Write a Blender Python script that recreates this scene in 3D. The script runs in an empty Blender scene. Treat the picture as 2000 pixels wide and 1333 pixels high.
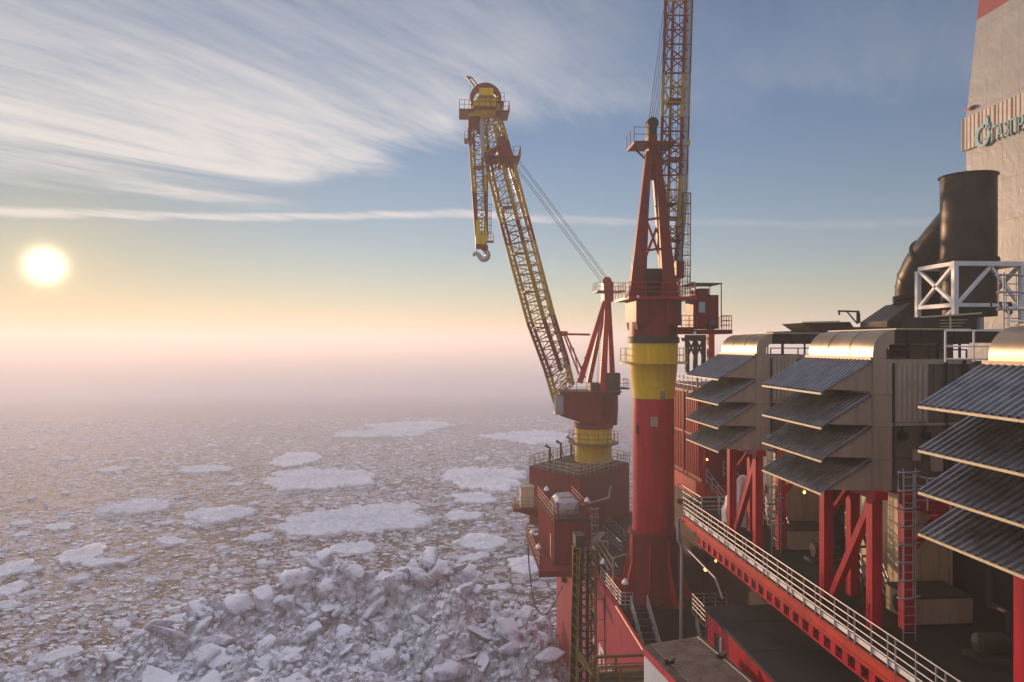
import bpy, math, random
import numpy as np
from mathutils import Vector, noise as mnoise
random.seed(7)
S = bpy.context.scene
COL = S.collection
# ------------------------------------------------------------------ survey: camera 36 m above the ice, ship axis = +Y
FP = 1450.0
YAW = math.atan(115 / FP)
CZ = 36.0
FW = (math.sin(YAW), math.cos(YAW)); RT = (math.cos(YAW), -math.sin(YAW))
def ray(px, py):
    u = (px - 1000) / FP; v = (672 - py) / FP
    return (FW[0] + RT[0] * u, FW[1] + RT[1] * u, v)
def aY(px, py, Y):
    d = ray(px, py); t = Y / d[1]; return Vector((d[0] * t, Y, CZ + d[2] * t))
def aX(px, py, X):
    d = ray(px, py); t = X / d[0]; return Vector((X, d[1] * t, CZ + d[2] * t))
def aZ(px, py, z):
    d = ray(px, py); t = (z - CZ) / d[2]; return Vector((d[0] * t, d[1] * t, z))
# ------------------------------------------------------------------ materials
def nt(m):
    m.use_nodes = True
    return m.node_tree, m.node_tree.nodes, m.node_tree.links
def mat(name, col, rough=0.5, metal=0.0, var=0.25, scale=1.5, dirt=None, dirt_amt=0.0, streak=False, bump=0.0, bscale=20.0, spec=0.22):
    m = bpy.data.materials.new(name); t, N, L = nt(m)
    b = N['Principled BSDF']; b.inputs['Roughness'].default_value = rough; b.inputs['Metallic'].default_value = metal
    b.inputs['Specular IOR Level'].default_value = spec
    geo = N.new('ShaderNodeNewGeometry'); mp = N.new('ShaderNodeMapping'); L.new(geo.outputs['Position'], mp.inputs['Vector'])
    if streak: mp.inputs['Scale'].default_value = (1, 1, 0.12)
    n1 = N.new('ShaderNodeTexNoise'); n1.inputs['Scale'].default_value = scale; n1.inputs['Detail'].default_value = 8; n1.inputs['Roughness'].default_value = .65
    L.new(mp.outputs[0], n1.inputs['Vector'])
    r = N.new('ShaderNodeMapRange'); r.inputs[1].default_value = .3; r.inputs[2].default_value = .7; r.inputs[3].default_value = 1 - var; r.inputs[4].default_value = 1 + var
    L.new(n1.outputs['Fac'], r.inputs[0])
    mx = N.new('ShaderNodeMix'); mx.data_type = 'RGBA'; mx.blend_type = 'MULTIPLY'; mx.inputs[0].default_value = 1
    mx.inputs[6].default_value = (*col, 1); L.new(r.outputs[0], mx.inputs[7])
    out = mx.outputs[2]
    if streak:   # rust and grime runs down the sheet
        mr_ = N.new('ShaderNodeMapping'); mr_.inputs['Scale'].default_value = (5, 5, .22); L.new(geo.outputs['Position'], mr_.inputs['Vector'])
        nr = N.new('ShaderNodeTexNoise'); nr.inputs['Scale'].default_value = 1; nr.inputs['Detail'].default_value = 6; nr.inputs['Roughness'].default_value = .7; L.new(mr_.outputs[0], nr.inputs['Vector'])
        rr_ = N.new('ShaderNodeMapRange'); rr_.inputs[1].default_value = .54; rr_.inputs[2].default_value = .74; rr_.inputs[4].default_value = .65; L.new(nr.outputs['Fac'], rr_.inputs[0])
        md = N.new('ShaderNodeMix'); md.data_type = 'RGBA'; L.new(rr_.outputs[0], md.inputs[0]); L.new(out, md.inputs[6]); md.inputs[7].default_value = (col[0] * .35 + .01, col[1] * .35 + .008, col[2] * .35 + .006, 1); out = md.outputs[2]
    if dirt is not None:
        n2 = N.new('ShaderNodeTexNoise'); n2.inputs['Scale'].default_value = scale * .6; n2.inputs['Detail'].default_value = 10; n2.inputs['Roughness'].default_value = .75
        L.new(mp.outputs[0], n2.inputs['Vector'])
        r2 = N.new('ShaderNodeMapRange'); r2.inputs[1].default_value = .62 - dirt_amt * .3; r2.inputs[2].default_value = .72; L.new(n2.outputs['Fac'], r2.inputs[0])
        m2 = N.new('ShaderNodeMix'); m2.data_type = 'RGBA'; L.new(r2.outputs[0], m2.inputs[0]); L.new(out, m2.inputs[6]); m2.inputs[7].default_value = (*dirt, 1)
        out = m2.outputs[2]
    L.new(out, b.inputs['Base Color'])
    rr = N.new('ShaderNodeMapRange'); rr.inputs[3].default_value = max(.05, rough - .12); rr.inputs[4].default_value = min(1, rough + .12); L.new(n1.outputs['Fac'], rr.inputs[0]); L.new(rr.outputs[0], b.inputs['Roughness'])
    if bump > 0:
        n3 = N.new('ShaderNodeTexNoise'); n3.inputs['Scale'].default_value = bscale; n3.inputs['Detail'].default_value = 2.5
        L.new(geo.outputs['Position'], n3.inputs['Vector'])
        bp = N.new('ShaderNodeBump'); bp.inputs['Strength'].default_value = bump; bp.inputs['Distance'].default_value = .05
        L.new(n3.outputs['Fac'], bp.inputs['Height']); L.new(bp.outputs[0], b.inputs['Normal'])
    return m
RUST = (.09, .035, .02)
M_RED = mat('red_paint', (.43, .005, .022), .42, var=.3, dirt=(.17, .012, .014), dirt_amt=.32, streak=True)
M_REDD = mat('dark_red_paint', (.17, .004, .010), .5, dirt=(.09, .012, .01), dirt_amt=.3, streak=True)
M_HULL = mat('hull_red', (.36, .022, .034), .45, var=.18, dirt=(.26, .03, .03), dirt_amt=.3, streak=True, scale=.9)
M_ORNG = mat('orange_red_paint', (.44, .038, .02), .45, dirt=(.25, .03, .02), dirt_amt=.2, streak=True)
M_YEL = mat('yellow_paint', (.72, .47, .012), .42, var=.16, dirt=(.3, .16, .02), dirt_amt=.15, streak=True)
M_OLIVE = mat('olive_steel', (.17, .13, .045), .55, dirt=RUST, dirt_amt=.3)
M_DARK = mat('dark_steel', (.05, .047, .045), .55, metal=.3)
M_BLACK = mat('black_rubber', (.012, .012, .013), .6)
M_STACK = mat('sooty_stack_steel', (.05, .042, .036), .42, metal=.55, var=.35, scale=.8, dirt=(.11, .07, .045), dirt_amt=.2)
M_GALV = mat('galvanised_rail', (.36, .36, .38), .38, metal=.55, var=.15)
M_SHEET = mat('galvanised_sheet', (.25, .255, .275), .36, metal=.85, var=.3, scale=2.2, dirt=(.14, .115, .095), dirt_amt=.3)
M_DUCT = mat('duct_sheet', (.36, .28, .20), .36, metal=.85, var=.12, scale=1.2)  # warm tint puts the low sun's reflection into the galvanised colour
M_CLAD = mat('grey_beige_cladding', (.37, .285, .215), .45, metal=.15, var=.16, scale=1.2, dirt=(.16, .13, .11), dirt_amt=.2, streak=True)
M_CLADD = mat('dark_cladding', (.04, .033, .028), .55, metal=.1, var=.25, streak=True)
M_RIB = mat('pale_ribs', (.55, .5, .46), .4, metal=.4)
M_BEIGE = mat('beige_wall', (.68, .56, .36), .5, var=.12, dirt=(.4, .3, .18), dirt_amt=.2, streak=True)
M_WHITE = mat('white_paint', (.78, .78, .78), .4, var=.1, dirt=(.4, .36, .32), dirt_amt=.15)
M_SIGN = mat('white_letters', (.82, .80, .80), .5, var=.1)
M_ROOF = mat('dark_roof', (.018, .019, .024), .75, var=.35, scale=1.0, streak=False)
M_DECK = mat('deck_plate', (.018, .011, .010), .65, var=.35, scale=.8)
M_MAROON = mat('shaded_maroon_paint', (.03, .005, .006), .6, var=.4, streak=True)  # red darkened to paint in the shade under the walkway
M_GREEN = mat('green_deck', (.012, .016, .010), .65, var=.35)
M_TEAL = mat('teal_letters', (.12, .36, .40), .45, var=.1)
M_TARP = mat('white_tarp', (.70, .68, .70), .55, var=.15, scale=3, bump=.6, bscale=5)
M_TARPG = mat('grey_tarp', (.33, .33, .36), .4, var=.25, scale=3, bump=.6, bscale=5)
M_ROPE = mat('blue_rope', (.06, .09, .22), .7)
M_WIRE = mat('steel_wire', (.16, .16, .17), .4, metal=.7)
M_GLASS = mat('window_glass', (.25, .36, .42), .08, spec=.9, var=.05)
M_HOOK = mat('bare_hook_steel', (.5, .46, .44), .35, metal=.7)
def tower_mat():
    m = mat('tower_tarpaulin', (.25, .265, .285), .42, var=.12, scale=.5, bump=0)
    t, N, L = nt(m); b = N['Principled BSDF']
    geo = N.new('ShaderNodeNewGeometry'); n = N.new('ShaderNodeTexNoise'); n.inputs['Scale'].default_value = .9; n.inputs['Detail'].default_value = 5; n.inputs['Distortion'].default_value = 1.5
    w = N.new('ShaderNodeTexBrick'); w.inputs['Scale'].default_value = 1; w.inputs['Mortar Size'].default_value = .03; w.inputs['Brick Width'].default_value = 1.6; w.inputs['Row Height'].default_value = 3.0; w.offset = 0
    sp = N.new('ShaderNodeSeparateXYZ'); cb = N.new('ShaderNodeCombineXYZ'); L.new(geo.outputs['Position'], sp.inputs[0]); L.new(sp.outputs['Y'], cb.inputs['X']); L.new(sp.outputs['Z'], cb.inputs['Y'])
    jm = N.new('ShaderNodeMix'); jm.data_type = 'RGBA'; jm.blend_type = 'MULTIPLY'; src = b.inputs['Base Color'].links[0].from_socket; L.new(w.outputs['Fac'], jm.inputs[0]); L.new(src, jm.inputs[6]); jm.inputs[7].default_value = (.74, .72, .70, 1); L.new(jm.outputs[2], b.inputs['Base Color']); L.new(cb.outputs[0], w.inputs['Vector']); L.new(geo.outputs['Position'], n.inputs['Vector'])
    ad = N.new('ShaderNodeMath'); ad.operation = 'MULTIPLY_ADD'; L.new(w.outputs['Fac'], ad.inputs[0]); ad.inputs[1].default_value = -.25; L.new(n.outputs['Fac'], ad.inputs[2])
    bp = N.new('ShaderNodeBump'); bp.inputs['Strength'].default_value = .22; bp.inputs['Distance'].default_value = .10; L.new(ad.outputs[0], bp.inputs['Height']); L.new(bp.outputs[0], b.inputs['Normal'])
    return m
M_TOWER = tower_mat()
M_TRED = mat('tower_red', (.20, .008, .022), .5, var=.12)
def ice_mat(name, white, blue, dirt, amount, scale):
    m = bpy.data.materials.new(name); t, N, L = nt(m); b = N['Principled BSDF']; b.inputs['Roughness'].default_value = .85; b.inputs['Specular IOR Level'].default_value = .2
    geo = N.new('ShaderNodeNewGeometry')
    def noise(s, d=8, r=.6):
        n = N.new('ShaderNodeTexNoise'); n.inputs['Scale'].default_value = s; n.inputs['Detail'].default_value = d; n.inputs['Roughness'].default_value = r; L.new(geo.outputs['Position'], n.inputs['Vector']); return n
    a = noise(scale * 2.2); c = noise(scale * .45, 10, .7); e = noise(scale * 14, 5)
    r1 = N.new('ShaderNodeMapRange'); r1.inputs[1].default_value = .35; r1.inputs[2].default_value = .65; L.new(a.outputs['Fac'], r1.inputs[0])
    m1 = N.new('ShaderNodeMix'); m1.data_type = 'RGBA'; L.new(r1.outputs[0], m1.inputs[0]); m1.inputs[6].default_value = (*blue, 1); m1.inputs[7].default_value = (*white, 1)
    r2 = N.new('ShaderNodeMapRange'); r2.inputs[1].default_value = .66 - amount * .25; r2.inputs[2].default_value = .80 - amount * .2; L.new(c.outputs['Fac'], r2.inputs[0])
    m2 = N.new('ShaderNodeMix'); m2.data_type = 'RGBA'; L.new(r2.outputs[0], m2.inputs[0]); L.new(m1.outputs[2], m2.inputs[6]); m2.inputs[7].default_value = (*dirt, 1)
    L.new(m2.outputs[2], b.inputs['Base Color'])
    bp = N.new('ShaderNodeBump'); g_ = noise(scale * 4, 8, .7); hm = N.new('ShaderNodeMath'); hm.operation = 'MULTIPLY_ADD'; L.new(g_.outputs['Fac'], hm.inputs[0]); hm.inputs[1].default_value = 4; L.new(e.outputs['Fac'], hm.inputs[2]); bp.inputs['Strength'].default_value = .7; bp.inputs['Distance'].default_value = .14; L.new(hm.outputs[0], bp.inputs['Height']); L.new(bp.outputs[0], b.inputs['Normal'])
    return m
def rubble_mat(name, snow_lit, body, dirt, lo, hi):
    m = ice_mat(name, snow_lit, body, dirt, .4, .5); t, N, L = nt(m); b = N['Principled BSDF']
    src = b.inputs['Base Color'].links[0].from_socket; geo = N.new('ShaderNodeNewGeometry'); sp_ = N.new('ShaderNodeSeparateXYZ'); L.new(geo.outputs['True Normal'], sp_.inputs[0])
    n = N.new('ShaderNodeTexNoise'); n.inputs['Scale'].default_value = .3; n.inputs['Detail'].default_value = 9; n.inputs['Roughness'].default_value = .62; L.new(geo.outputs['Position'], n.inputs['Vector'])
    ad = N.new('ShaderNodeMath'); ad.operation = 'MULTIPLY_ADD'; L.new(n.outputs['Fac'], ad.inputs[0]); ad.inputs[1].default_value = 2.4; L.new(sp_.outputs['Z'], ad.inputs[2])  # upward faces whiter, steep ones darker: snow cover plus painted light and shade
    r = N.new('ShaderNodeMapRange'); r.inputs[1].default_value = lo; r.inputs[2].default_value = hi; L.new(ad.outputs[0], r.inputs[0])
    mx = N.new('ShaderNodeMix'); mx.data_type = 'RGBA'; L.new(r.outputs[0], mx.inputs[0]); L.new(src, mx.inputs[6]); mx.inputs[7].default_value = (*snow_lit, 1); L.new(mx.outputs[2], b.inputs['Base Color'])
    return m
M_ICE = ice_mat('snow_ice', (.76, .78, .86), (.60, .64, .76), (.5, .44, .42), .1, .5)
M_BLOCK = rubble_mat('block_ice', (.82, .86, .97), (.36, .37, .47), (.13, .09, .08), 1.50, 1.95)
M_RUBBLE = rubble_mat('dirty_shaded_rubble', (.82, .86, .97), (.17, .15, .18), (.07, .045, .038), 1.80, 2.10)  # dirt, and a base darker than the blocks to paint shade into crevices
def sea_mat():
    m = bpy.data.materials.new('slush_sea'); t, N, L = nt(m); b = N['Principled BSDF']
    geo = N.new('ShaderNodeNewGeometry')
    nw = N.new('ShaderNodeTexNoise'); nw.inputs['Scale'].default_value = .35; nw.inputs['Detail'].default_value = 4; L.new(geo.outputs['Position'], nw.inputs['Vector'])
    wv = N.new('ShaderNodeVectorMath'); wv.operation = 'MULTIPLY_ADD'; L.new(nw.outputs['Color'], wv.inputs[0]); wv.inputs[1].default_value = (2.2, 2.2, 0); L.new(geo.outputs['Position'], wv.inputs[2])
    def vor(s, feat='F1'):
        v = N.new('ShaderNodeTexVoronoi'); v.inputs['Scale'].default_value = s; v.feature = feat; L.new(wv.outputs[0], v.inputs['Vector']); return v
    def rng(sock, a, c, lo=0, hi=1):
        r = N.new('ShaderNodeMapRange'); r.inputs[1].default_value = a; r.inputs[2].default_value = c; r.inputs[3].default_value = lo; r.inputs[4].default_value = hi; L.new(sock, r.inputs[0]); return r.outputs[0]
    def math_(op, a, c):
        n = N.new('ShaderNodeMath'); n.operation = op
        for i, q in enumerate((a, c)):
            if isinstance(q, (int, float)): n.inputs[i].default_value = q
            else: L.new(q, n.inputs[i])
        return n.outputs[0]
    big = N.new('ShaderNodeTexNoise'); big.inputs['Scale'].default_value = .022; big.inputs['Detail'].default_value = 5; L.new(geo.outputs['Position'], big.inputs['Vector'])
    spy = N.new('ShaderNodeSeparateXYZ'); L.new(geo.outputs['Position'], spy.inputs[0])
    cover = math_('ADD', rng(big.outputs['Fac'], .35, .65, 0.0, .30), rng(spy.outputs['Y'], 140, 380, 0, .7))  # more pale ice with distance, painting in the fog's fade
    masks = []
    for s, th in ((.42, .50), (.95, .46), (2.1, .42)):
        v = vor(s); e = vor(s, 'DISTANCE_TO_EDGE')
        sep = N.new('ShaderNodeSeparateColor'); L.new(v.outputs['Color'], sep.inputs[0])
        pick = math_('GREATER_THAN', math_('ADD', sep.outputs[0], cover), 1 - th + .25)
        edge = rng(e.outputs['Distance'], .05, .11)
        masks.append(math_('MULTIPLY', pick, edge))
    ice = math_('MAXIMUM', math_('MAXIMUM', masks[0], math_('MULTIPLY', masks[1], .85)), math_('MULTIPLY', masks[2], .7))
    fine = N.new('ShaderNodeTexNoise'); fine.inputs['Scale'].default_value = 1.6; fine.inputs['Detail'].default_value = 10; fine.inputs['Roughness'].default_value = .7; L.new(geo.outputs['Position'], fine.inputs['Vector'])
    ice = math_('MULTIPLY', ice, rng(fine.outputs['Fac'], .3, .6, .35, 1))
    ice = math_('MAXIMUM', ice, rng(spy.outputs['Y'], 230, 520, 0, 1))  # far ice field whitened with distance to imitate the fog
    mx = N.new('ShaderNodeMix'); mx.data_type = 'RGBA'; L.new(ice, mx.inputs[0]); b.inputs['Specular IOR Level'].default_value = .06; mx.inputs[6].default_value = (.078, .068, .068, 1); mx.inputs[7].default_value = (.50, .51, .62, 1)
    L.new(mx.outputs[2], b.inputs['Base Color'])
    L.new(rng(ice, 0, 1, .75, .9), b.inputs['Roughness'])
    h = math_('ADD', math_('MULTIPLY', ice, .22), math_('MULTIPLY', fine.outputs['Fac'], .15))
    bp = N.new('ShaderNodeBump'); bp.inputs['Strength'].default_value = .8; bp.inputs['Distance'].default_value = 1; L.new(h, bp.inputs['Height']); L.new(bp.outputs[0], b.inputs['Normal'])
    return m
M_SEA = sea_mat()
# ------------------------------------------------------------------ mesh builder
def perp(d):
    d = d.normalized(); u = Vector((0, 0, 1)) if abs(d.z) < .9 else Vector((0, 1, 0))
    a = d.cross(u).normalized(); return a, a.cross(d).normalized()
V = Vector
ORG = {}
class MB:
    def __init__(s): s.v = []; s.f = []; s.m = []; s.s = []; s.mi = 0
    def _add(s, vs, fs, smooth=False):
        o = len(s.v); s.v.extend([tuple(p) for p in vs])
        for f in fs: s.f.append([i + o for i in f]); s.m.append(s.mi); s.s.append(smooth)
    def use(s, i): s.mi = i; return s
    def box(s, x0, x1, y0, y1, z0, z1):
        s._add([(x0, y0, z0), (x1, y0, z0), (x1, y1, z0), (x0, y1, z0), (x0, y0, z1), (x1, y0, z1), (x1, y1, z1), (x0, y1, z1)],
               [(0, 3, 2, 1), (4, 5, 6, 7), (0, 1, 5, 4), (1, 2, 6, 5), (2, 3, 7, 6), (3, 0, 4, 7)]); return s
    def bar(s, p, q, w, h=None, w2=None):
        p = V(p); q = V(q); d = q - p
        if d.length < 1e-6: return s
        h = h or w; a, b = perp(d); k = (w2 / w) if w2 else 1
        vs = []
        for c, kk in ((p, 1), (q, k)):
            for sa, sb in ((-1, -1), (1, -1), (1, 1), (-1, 1)): vs.append(c + a * (sa * w / 2 * kk) + b * (sb * h / 2 * kk))
        s._add(vs, [(0, 1, 2, 3), (7, 6, 5, 4), (0, 4, 5, 1), (1, 5, 6, 2), (2, 6, 7, 3), (3, 7, 4, 0)]); return s
    def tube(s, p, q, r, r2=None, n=8, caps=True):
        p = V(p); q = V(q); r2 = r if r2 is None else r2; a, b = perp(q - p); vs = []
        for c, rr in ((p, r), (q, r2)):
            for i in range(n):
                t = 2 * math.pi * i / n; vs.append(c + a * (rr * math.cos(t)) + b * (rr * math.sin(t)))
        s._add(vs, [(i, (i + 1) % n, n + (i + 1) % n, n + i) for i in range(n)], True)
        if caps: s._add(vs, [tuple(range(n - 1, -1, -1)), tuple(range(n, 2 * n))])
        return s
    def path(s, pts, r, n=8):
        pts = [V(p) for p in pts]
        for i in range(len(pts) - 1): s.tube(pts[i], pts[i + 1], r, n=n)
        return s
    def sweep(s, pts, rs, n=24):
        pts = [V(p) for p in pts]; vs = []; a0 = None
        for i, p in enumerate(pts):
            d = (pts[min(i + 1, len(pts) - 1)] - pts[max(i - 1, 0)]).normalized()
            if a0 is None: a0, _ = perp(d)
            a0 = (a0 - d * a0.dot(d)).normalized(); b = d.cross(a0)
            for k in range(n):
                t = 2 * math.pi * k / n; vs.append(p + a0 * (rs[i] * math.cos(t)) + b * (rs[i] * math.sin(t)))
        fs = [(i * n + k, i * n + (k + 1) % n, (i + 1) * n + (k + 1) % n, (i + 1) * n + k) for i in range(len(pts) - 1) for k in range(n)]
        s._add(vs, fs, True); s._add(vs, [tuple(range(n - 1, -1, -1)), tuple(range(len(vs) - n, len(vs)))]); return s
    def prism(s, pts, ext):
        pts = [V(p) for p in pts]; e = V(ext); n = len(pts)
        s._add(pts + [p + e for p in pts], [tuple(range(n)), tuple(range(2 * n - 1, n - 1, -1))] + [(i, i + n, (i + 1) % n + n, (i + 1) % n) for i in range(n)]); return s
    def quad(s, a, b, c, d): s._add([a, b, c, d], [(0, 1, 2, 3)]); return s
    def lathe(s, cx, cy, prof, n=40, smooth=True):
        for (r0, z0), (r1, z1) in zip(prof[:-1], prof[1:]):
            vs = []
            for r, z in ((r0, z0), (r1, z1)):
                for i in range(n):
                    t = 2 * math.pi * i / n; vs.append((cx + r * math.cos(t), cy + r * math.sin(t), z))
            s._add(vs, [(i, (i + 1) % n, n + (i + 1) % n, n + i) for i in range(n)], smooth)
        return s
    def ring(s, cx, cy, z0, z1, r0, r1, n=40, a0=0, a1=2 * math.pi):
        for i in range(n):
            t0 = a0 + (a1 - a0) * i / n; t1 = a0 + (a1 - a0) * (i + 1) / n
            q = [(cx + r * math.cos(t), cy + r * math.sin(t), z) for z in (z0, z1) for t in (t0, t1) for r in (r0, r1)]
            s._add(q, [(0, 1, 3, 2), (4, 6, 7, 5), (0, 4, 5, 1), (2, 3, 7, 6), (0, 2, 6, 4), (1, 5, 7, 3)])
        return s
    def rail(s, pts, h=1.1, rails=(1, .66, .33), sp=1.4, r=.03, n=6, posts=True, close=False):
        pts = [V(p) for p in pts]; up = V((0, 0, 1))
        if close: pts = pts + [pts[0]]
        for i in range(len(pts) - 1):
            p, q = pts[i], pts[i + 1]; L = (q - p).length
            for k in rails: s.tube(p + up * h * k, q + up * h * k, r, n=n, caps=False)
            if posts:
                m = max(1, round(L / sp))
                for j in range(m + (1 if i == len(pts) - 2 else 0)):
                    c = p.lerp(q, j / m); s.tube(c, c + up * h, r * 1.15, n=n, caps=False)
        return s
    def build(s, name, mats, parent=None, label=None):
        me = bpy.data.meshes.new(name)
        o0 = V((0, 0, 0))
        if parent is not None: o0 = ORG.get(parent.name, o0)
        me.from_pydata([(x - o0.x, y - o0.y, z - o0.z) for x, y, z in s.v], [], s.f)
        for m in (mats if isinstance(mats, (list, tuple)) else [mats]): me.materials.append(m)
        me.polygons.foreach_set('material_index', s.m); me.polygons.foreach_set('use_smooth', s.s)
        me.update()
        ob = bpy.data.objects.new(name, me); COL.objects.link(ob)
        if parent is not None: ob.parent = parent; ORG[ob.name] = o0
        if label: ob['label'] = label
        return ob
def tag(o, label, cat=None, group=None, kind=None):
    o['label'] = label
    if cat: o['category'] = cat
    if group: o['group'] = group
    if kind: o['kind'] = kind
    return o
def thing(name, loc, label, cat, group=None):
    o = bpy.data.objects.new(name, None); o.empty_display_size = .2; COL.objects.link(o); o.location = loc; ORG[o.name] = V(loc)
    return tag(o, label, cat, group)
def solo(name, mb, mats, label, cat, group=None, org=None):
    """a thing that is one mesh, its origin at its own base"""
    if org is None:
        a = np.array(mb.v); org = ((a[:, 0].min() + a[:, 0].max()) / 2, (a[:, 1].min() + a[:, 1].max()) / 2, a[:, 2].min())
    mb.v = [(x - org[0], y - org[1], z - org[2]) for x, y, z in mb.v]
    o = mb.build(name, mats); o.location = org
    return tag(o, label, cat, group)
def copy_tree(o, parent=None):
    c = o.copy(); COL.objects.link(c)
    if parent is not None: c.parent = parent
    for ch in [x for x in S.objects if x.parent == o]: copy_tree(ch, c)
    return c
def struct(name, mb, mats):
    o = mb.build(name, mats); o['kind'] = 'structure'; o['label'] = name.replace('_', ' '); return o
def lattice(lac, chords, st, rc, rl, bands=None, faces=((0, 1), (1, 2), (2, 3), (3, 0)), nn=6):
    """st: stations of 4 corners; chords: four MBs; bands(i)->material slot"""
    for i in range(len(st) - 1):
        b = bands(i) if bands else 0
        for k in range(4):
            chords[k].use(b).tube(st[i][k], st[i + 1][k], rc, n=8, caps=False)
        for (a, c) in faces:
            lac.use(b)
            lac.tube(st[i][a], st[i][c], rl, n=nn, caps=False)
            if i % 2: lac.tube(st[i][a], st[i + 1][c], rl, n=nn, caps=False)
            else: lac.tube(st[i][c], st[i + 1][a], rl, n=nn, caps=False)
    for (a, c) in faces: lac.tube(st[-1][a], st[-1][c], rl, n=nn, caps=False)
def stations(b, t, n):
    b = [V(p) for p in b]; t = [V(p) for p in t]
    return [[b[k].lerp(t[k], i / n) for k in range(4)] for i in range(n + 1)]
def ladder_mb(mb, p, q, w, axis, sp=.3, r=.025):
    p = V(p); q = V(q); a = V(axis) * w / 2
    mb.tube(p - a, q - a, r, n=6); mb.tube(p + a, q + a, r, n=6)
    L = (q - p).length; m = int(L / sp)
    for i in range(1, m): c = p.lerp(q, i / m); mb.tube(c - a, c + a, r * .7, n=5, caps=False)
def cage_mb(mb, p, q, w, axis, out, sp=1.0, r=.02):
    p = V(p); q = V(q); a = V(axis); o = V(out); L = (q - p).length; m = max(1, round(L / sp)); R = w * .62
    rows = []
    for i in range(m + 1):
        c = p.lerp(q, i / m); arc = []
        for k in range(9):
            t = math.pi * k / 8; arc.append(c + a * (-R * math.cos(t)) + o * (R * 1.25 * math.sin(t)))
        for k in range(8): mb.tube(arc[k], arc[k + 1], .036, n=6)
        rows.append(arc)
    for k in (2, 4, 6): mb.tube(rows[0][k], rows[-1][k], r * .8, n=5)
# ------------------------------------------------------------------ sea, hull, decks
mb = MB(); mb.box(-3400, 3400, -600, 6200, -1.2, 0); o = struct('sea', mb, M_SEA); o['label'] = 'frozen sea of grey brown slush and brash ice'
HX = 11.2
h = thing('ship_hull', (HX, 40, 0), 'faded red steel hull side rising out of the ice beside the rubble ridge', 'hull')
b = MB(); b.prism([(HX, -12, -1), (HX, -12, 17.7), (HX, 80, 17.7), (HX, 80, -1)], (.35, 0, 0)); b.box(HX + .35, 62, 79.6, 80, -1, 17.7); b.box(HX + .35, 62, -12, -11.6, -1, 17.7); b.build('shell_plating', M_HULL, h)
b = MB(); b.tube((HX + .12, -12, 17.78), (HX + .12, 50.6, 17.78), .17, n=12); b.build('bulwark_rail', M_HULL, h)
b = MB(); b.box(HX + .36, 62, 50.5, 79.5, 17.4, 17.66); b.box(HX + .36, 62, 50.3, 50.5, 14.7, 17.65); b.build('upper_deck', [M_DECK], h)
b = MB(); b.box(HX + .36, 62, -11.5, 50.29, 14.3, 14.7); b.build('well_deck', [M_DECK], h)
b = MB()
for yy in np.arange(20, 80, 3.2): b.box(HX - .006, HX + .01, yy, yy + .03, 0, 17.5)
for zz in (5.5, 9.2, 13.1): b.box(HX - .004, HX + .01, -10, 79.9, zz, zz + .03)
b.build('weld_seam', M_HULL, h)
def hull_stroke(b, pts): b.prism([aX(x, y, HX - .03) for x, y in pts], (.026, 0, 0))
b = MB()
hull_stroke(b, [(1159.5, 1238), (1162.5, 1240), (1162.5, 1286), (1159.5, 1284)])
hull_stroke(b, [(1152.5, 1246), (1155, 1247), (1155.5, 1270), (1153, 1268)])
hull_stroke(b, [(1152.8, 1262), (1156, 1262), (1160.5, 1248), (1158, 1248)])
b.build('letter', M_SIGN, h)
b = MB()
hull_stroke(b, [(1169.5, 1256), (1172.5, 1258), (1172.5, 1318), (1169.5, 1316)])
hull_stroke(b, [(1170, 1256), (1180.5, 1278), (1180.5, 1287), (1172.5, 1269)])
hull_stroke(b, [(1178, 1274), (1181, 1278), (1181, 1322), (1178, 1318)])
b.build('letter', M_SIGN, h)
b = MB()
hull_stroke(b, [(1187, 1296), (1190, 1299), (1190, 1340), (1187, 1337)])
hull_stroke(b, [(1188, 1298), (1190.5, 1298), (1202, 1330), (1199, 1330)])
hull_stroke(b, [(1200.5, 1318), (1203.5, 1321), (1203.5, 1362), (1200.5, 1359)])
b.build('letter', M_SIGN, h)
# ------------------------------------------------------------------ gallery deck with its long rail
GX = 13.9; GZ = 25.5; GE = 44.4
g = thing('gallery_deck', (GX, GE, GZ), 'long raised walkway with orange edge beam and silver guard rail under the intake hoods', 'walkway')
b = MB(); b.box(GX + .14, 21.2, 4, GE, GZ - .22, GZ); b.build('deck_plate', M_GREEN, g)
b = MB(); b.box(GX, GX + .13, 4, GE, GZ - .26, GZ + .02); b.box(GX - .06, GX + .3, 4, GE, GZ - .33, GZ - .262); b.build('edge_beam', M_ORNG, g)
b = MB(); b.box(GX + .02, GX + .10, 4, GE - 3, GZ - .46, GZ - .332)
for yy in np.arange(4, GE - 3.5, .85): b.box(GX + .02, GX + .10, yy, yy + .36, GZ - .86, GZ - .462)
b.box(GX + .0, GX + .34, 4, GE - 2.6, GZ - .93, GZ - .862); b.build('web_plate', M_RED, g)
b = MB(); b.box(GX + .42, GX + .5, 4, GE - .2, GZ - .86, GZ - .34); b.build('inner_girder', M_REDD, g)
b = MB(); b.box(GX + .2, GX + .215, 5, GE - .05, GZ + .06, GZ + .24); b.build('toe_board', M_WHITE, g)
rl = MB()
for k in (1.1, .83, .56, .34): rl.tube((GX + .16, 4, GZ + k), (GX + .16, GE, GZ + k), .026, n=8)
for k in (1.1, .83, .56, .34): rl.tube((GX + .16, GE, GZ + k), (17, GE, GZ + k), .026, n=8)
R_ = rl.build('guard_rail', M_GALV, g)
pm = MB(); pm.bar((GX + .16, GE, GZ), (GX + .16, GE, GZ + 1.1), .05, .04); p0 = pm.build('post', M_GALV, R_)
yy = GE; k = 0
while yy > 8:
    k += 1; yy -= (.42, 1.05, .95)[k % 3]
    c = p0.copy(); COL.objects.link(c); c.parent = R_; c.location = (0, yy - GE, 0)
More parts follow.
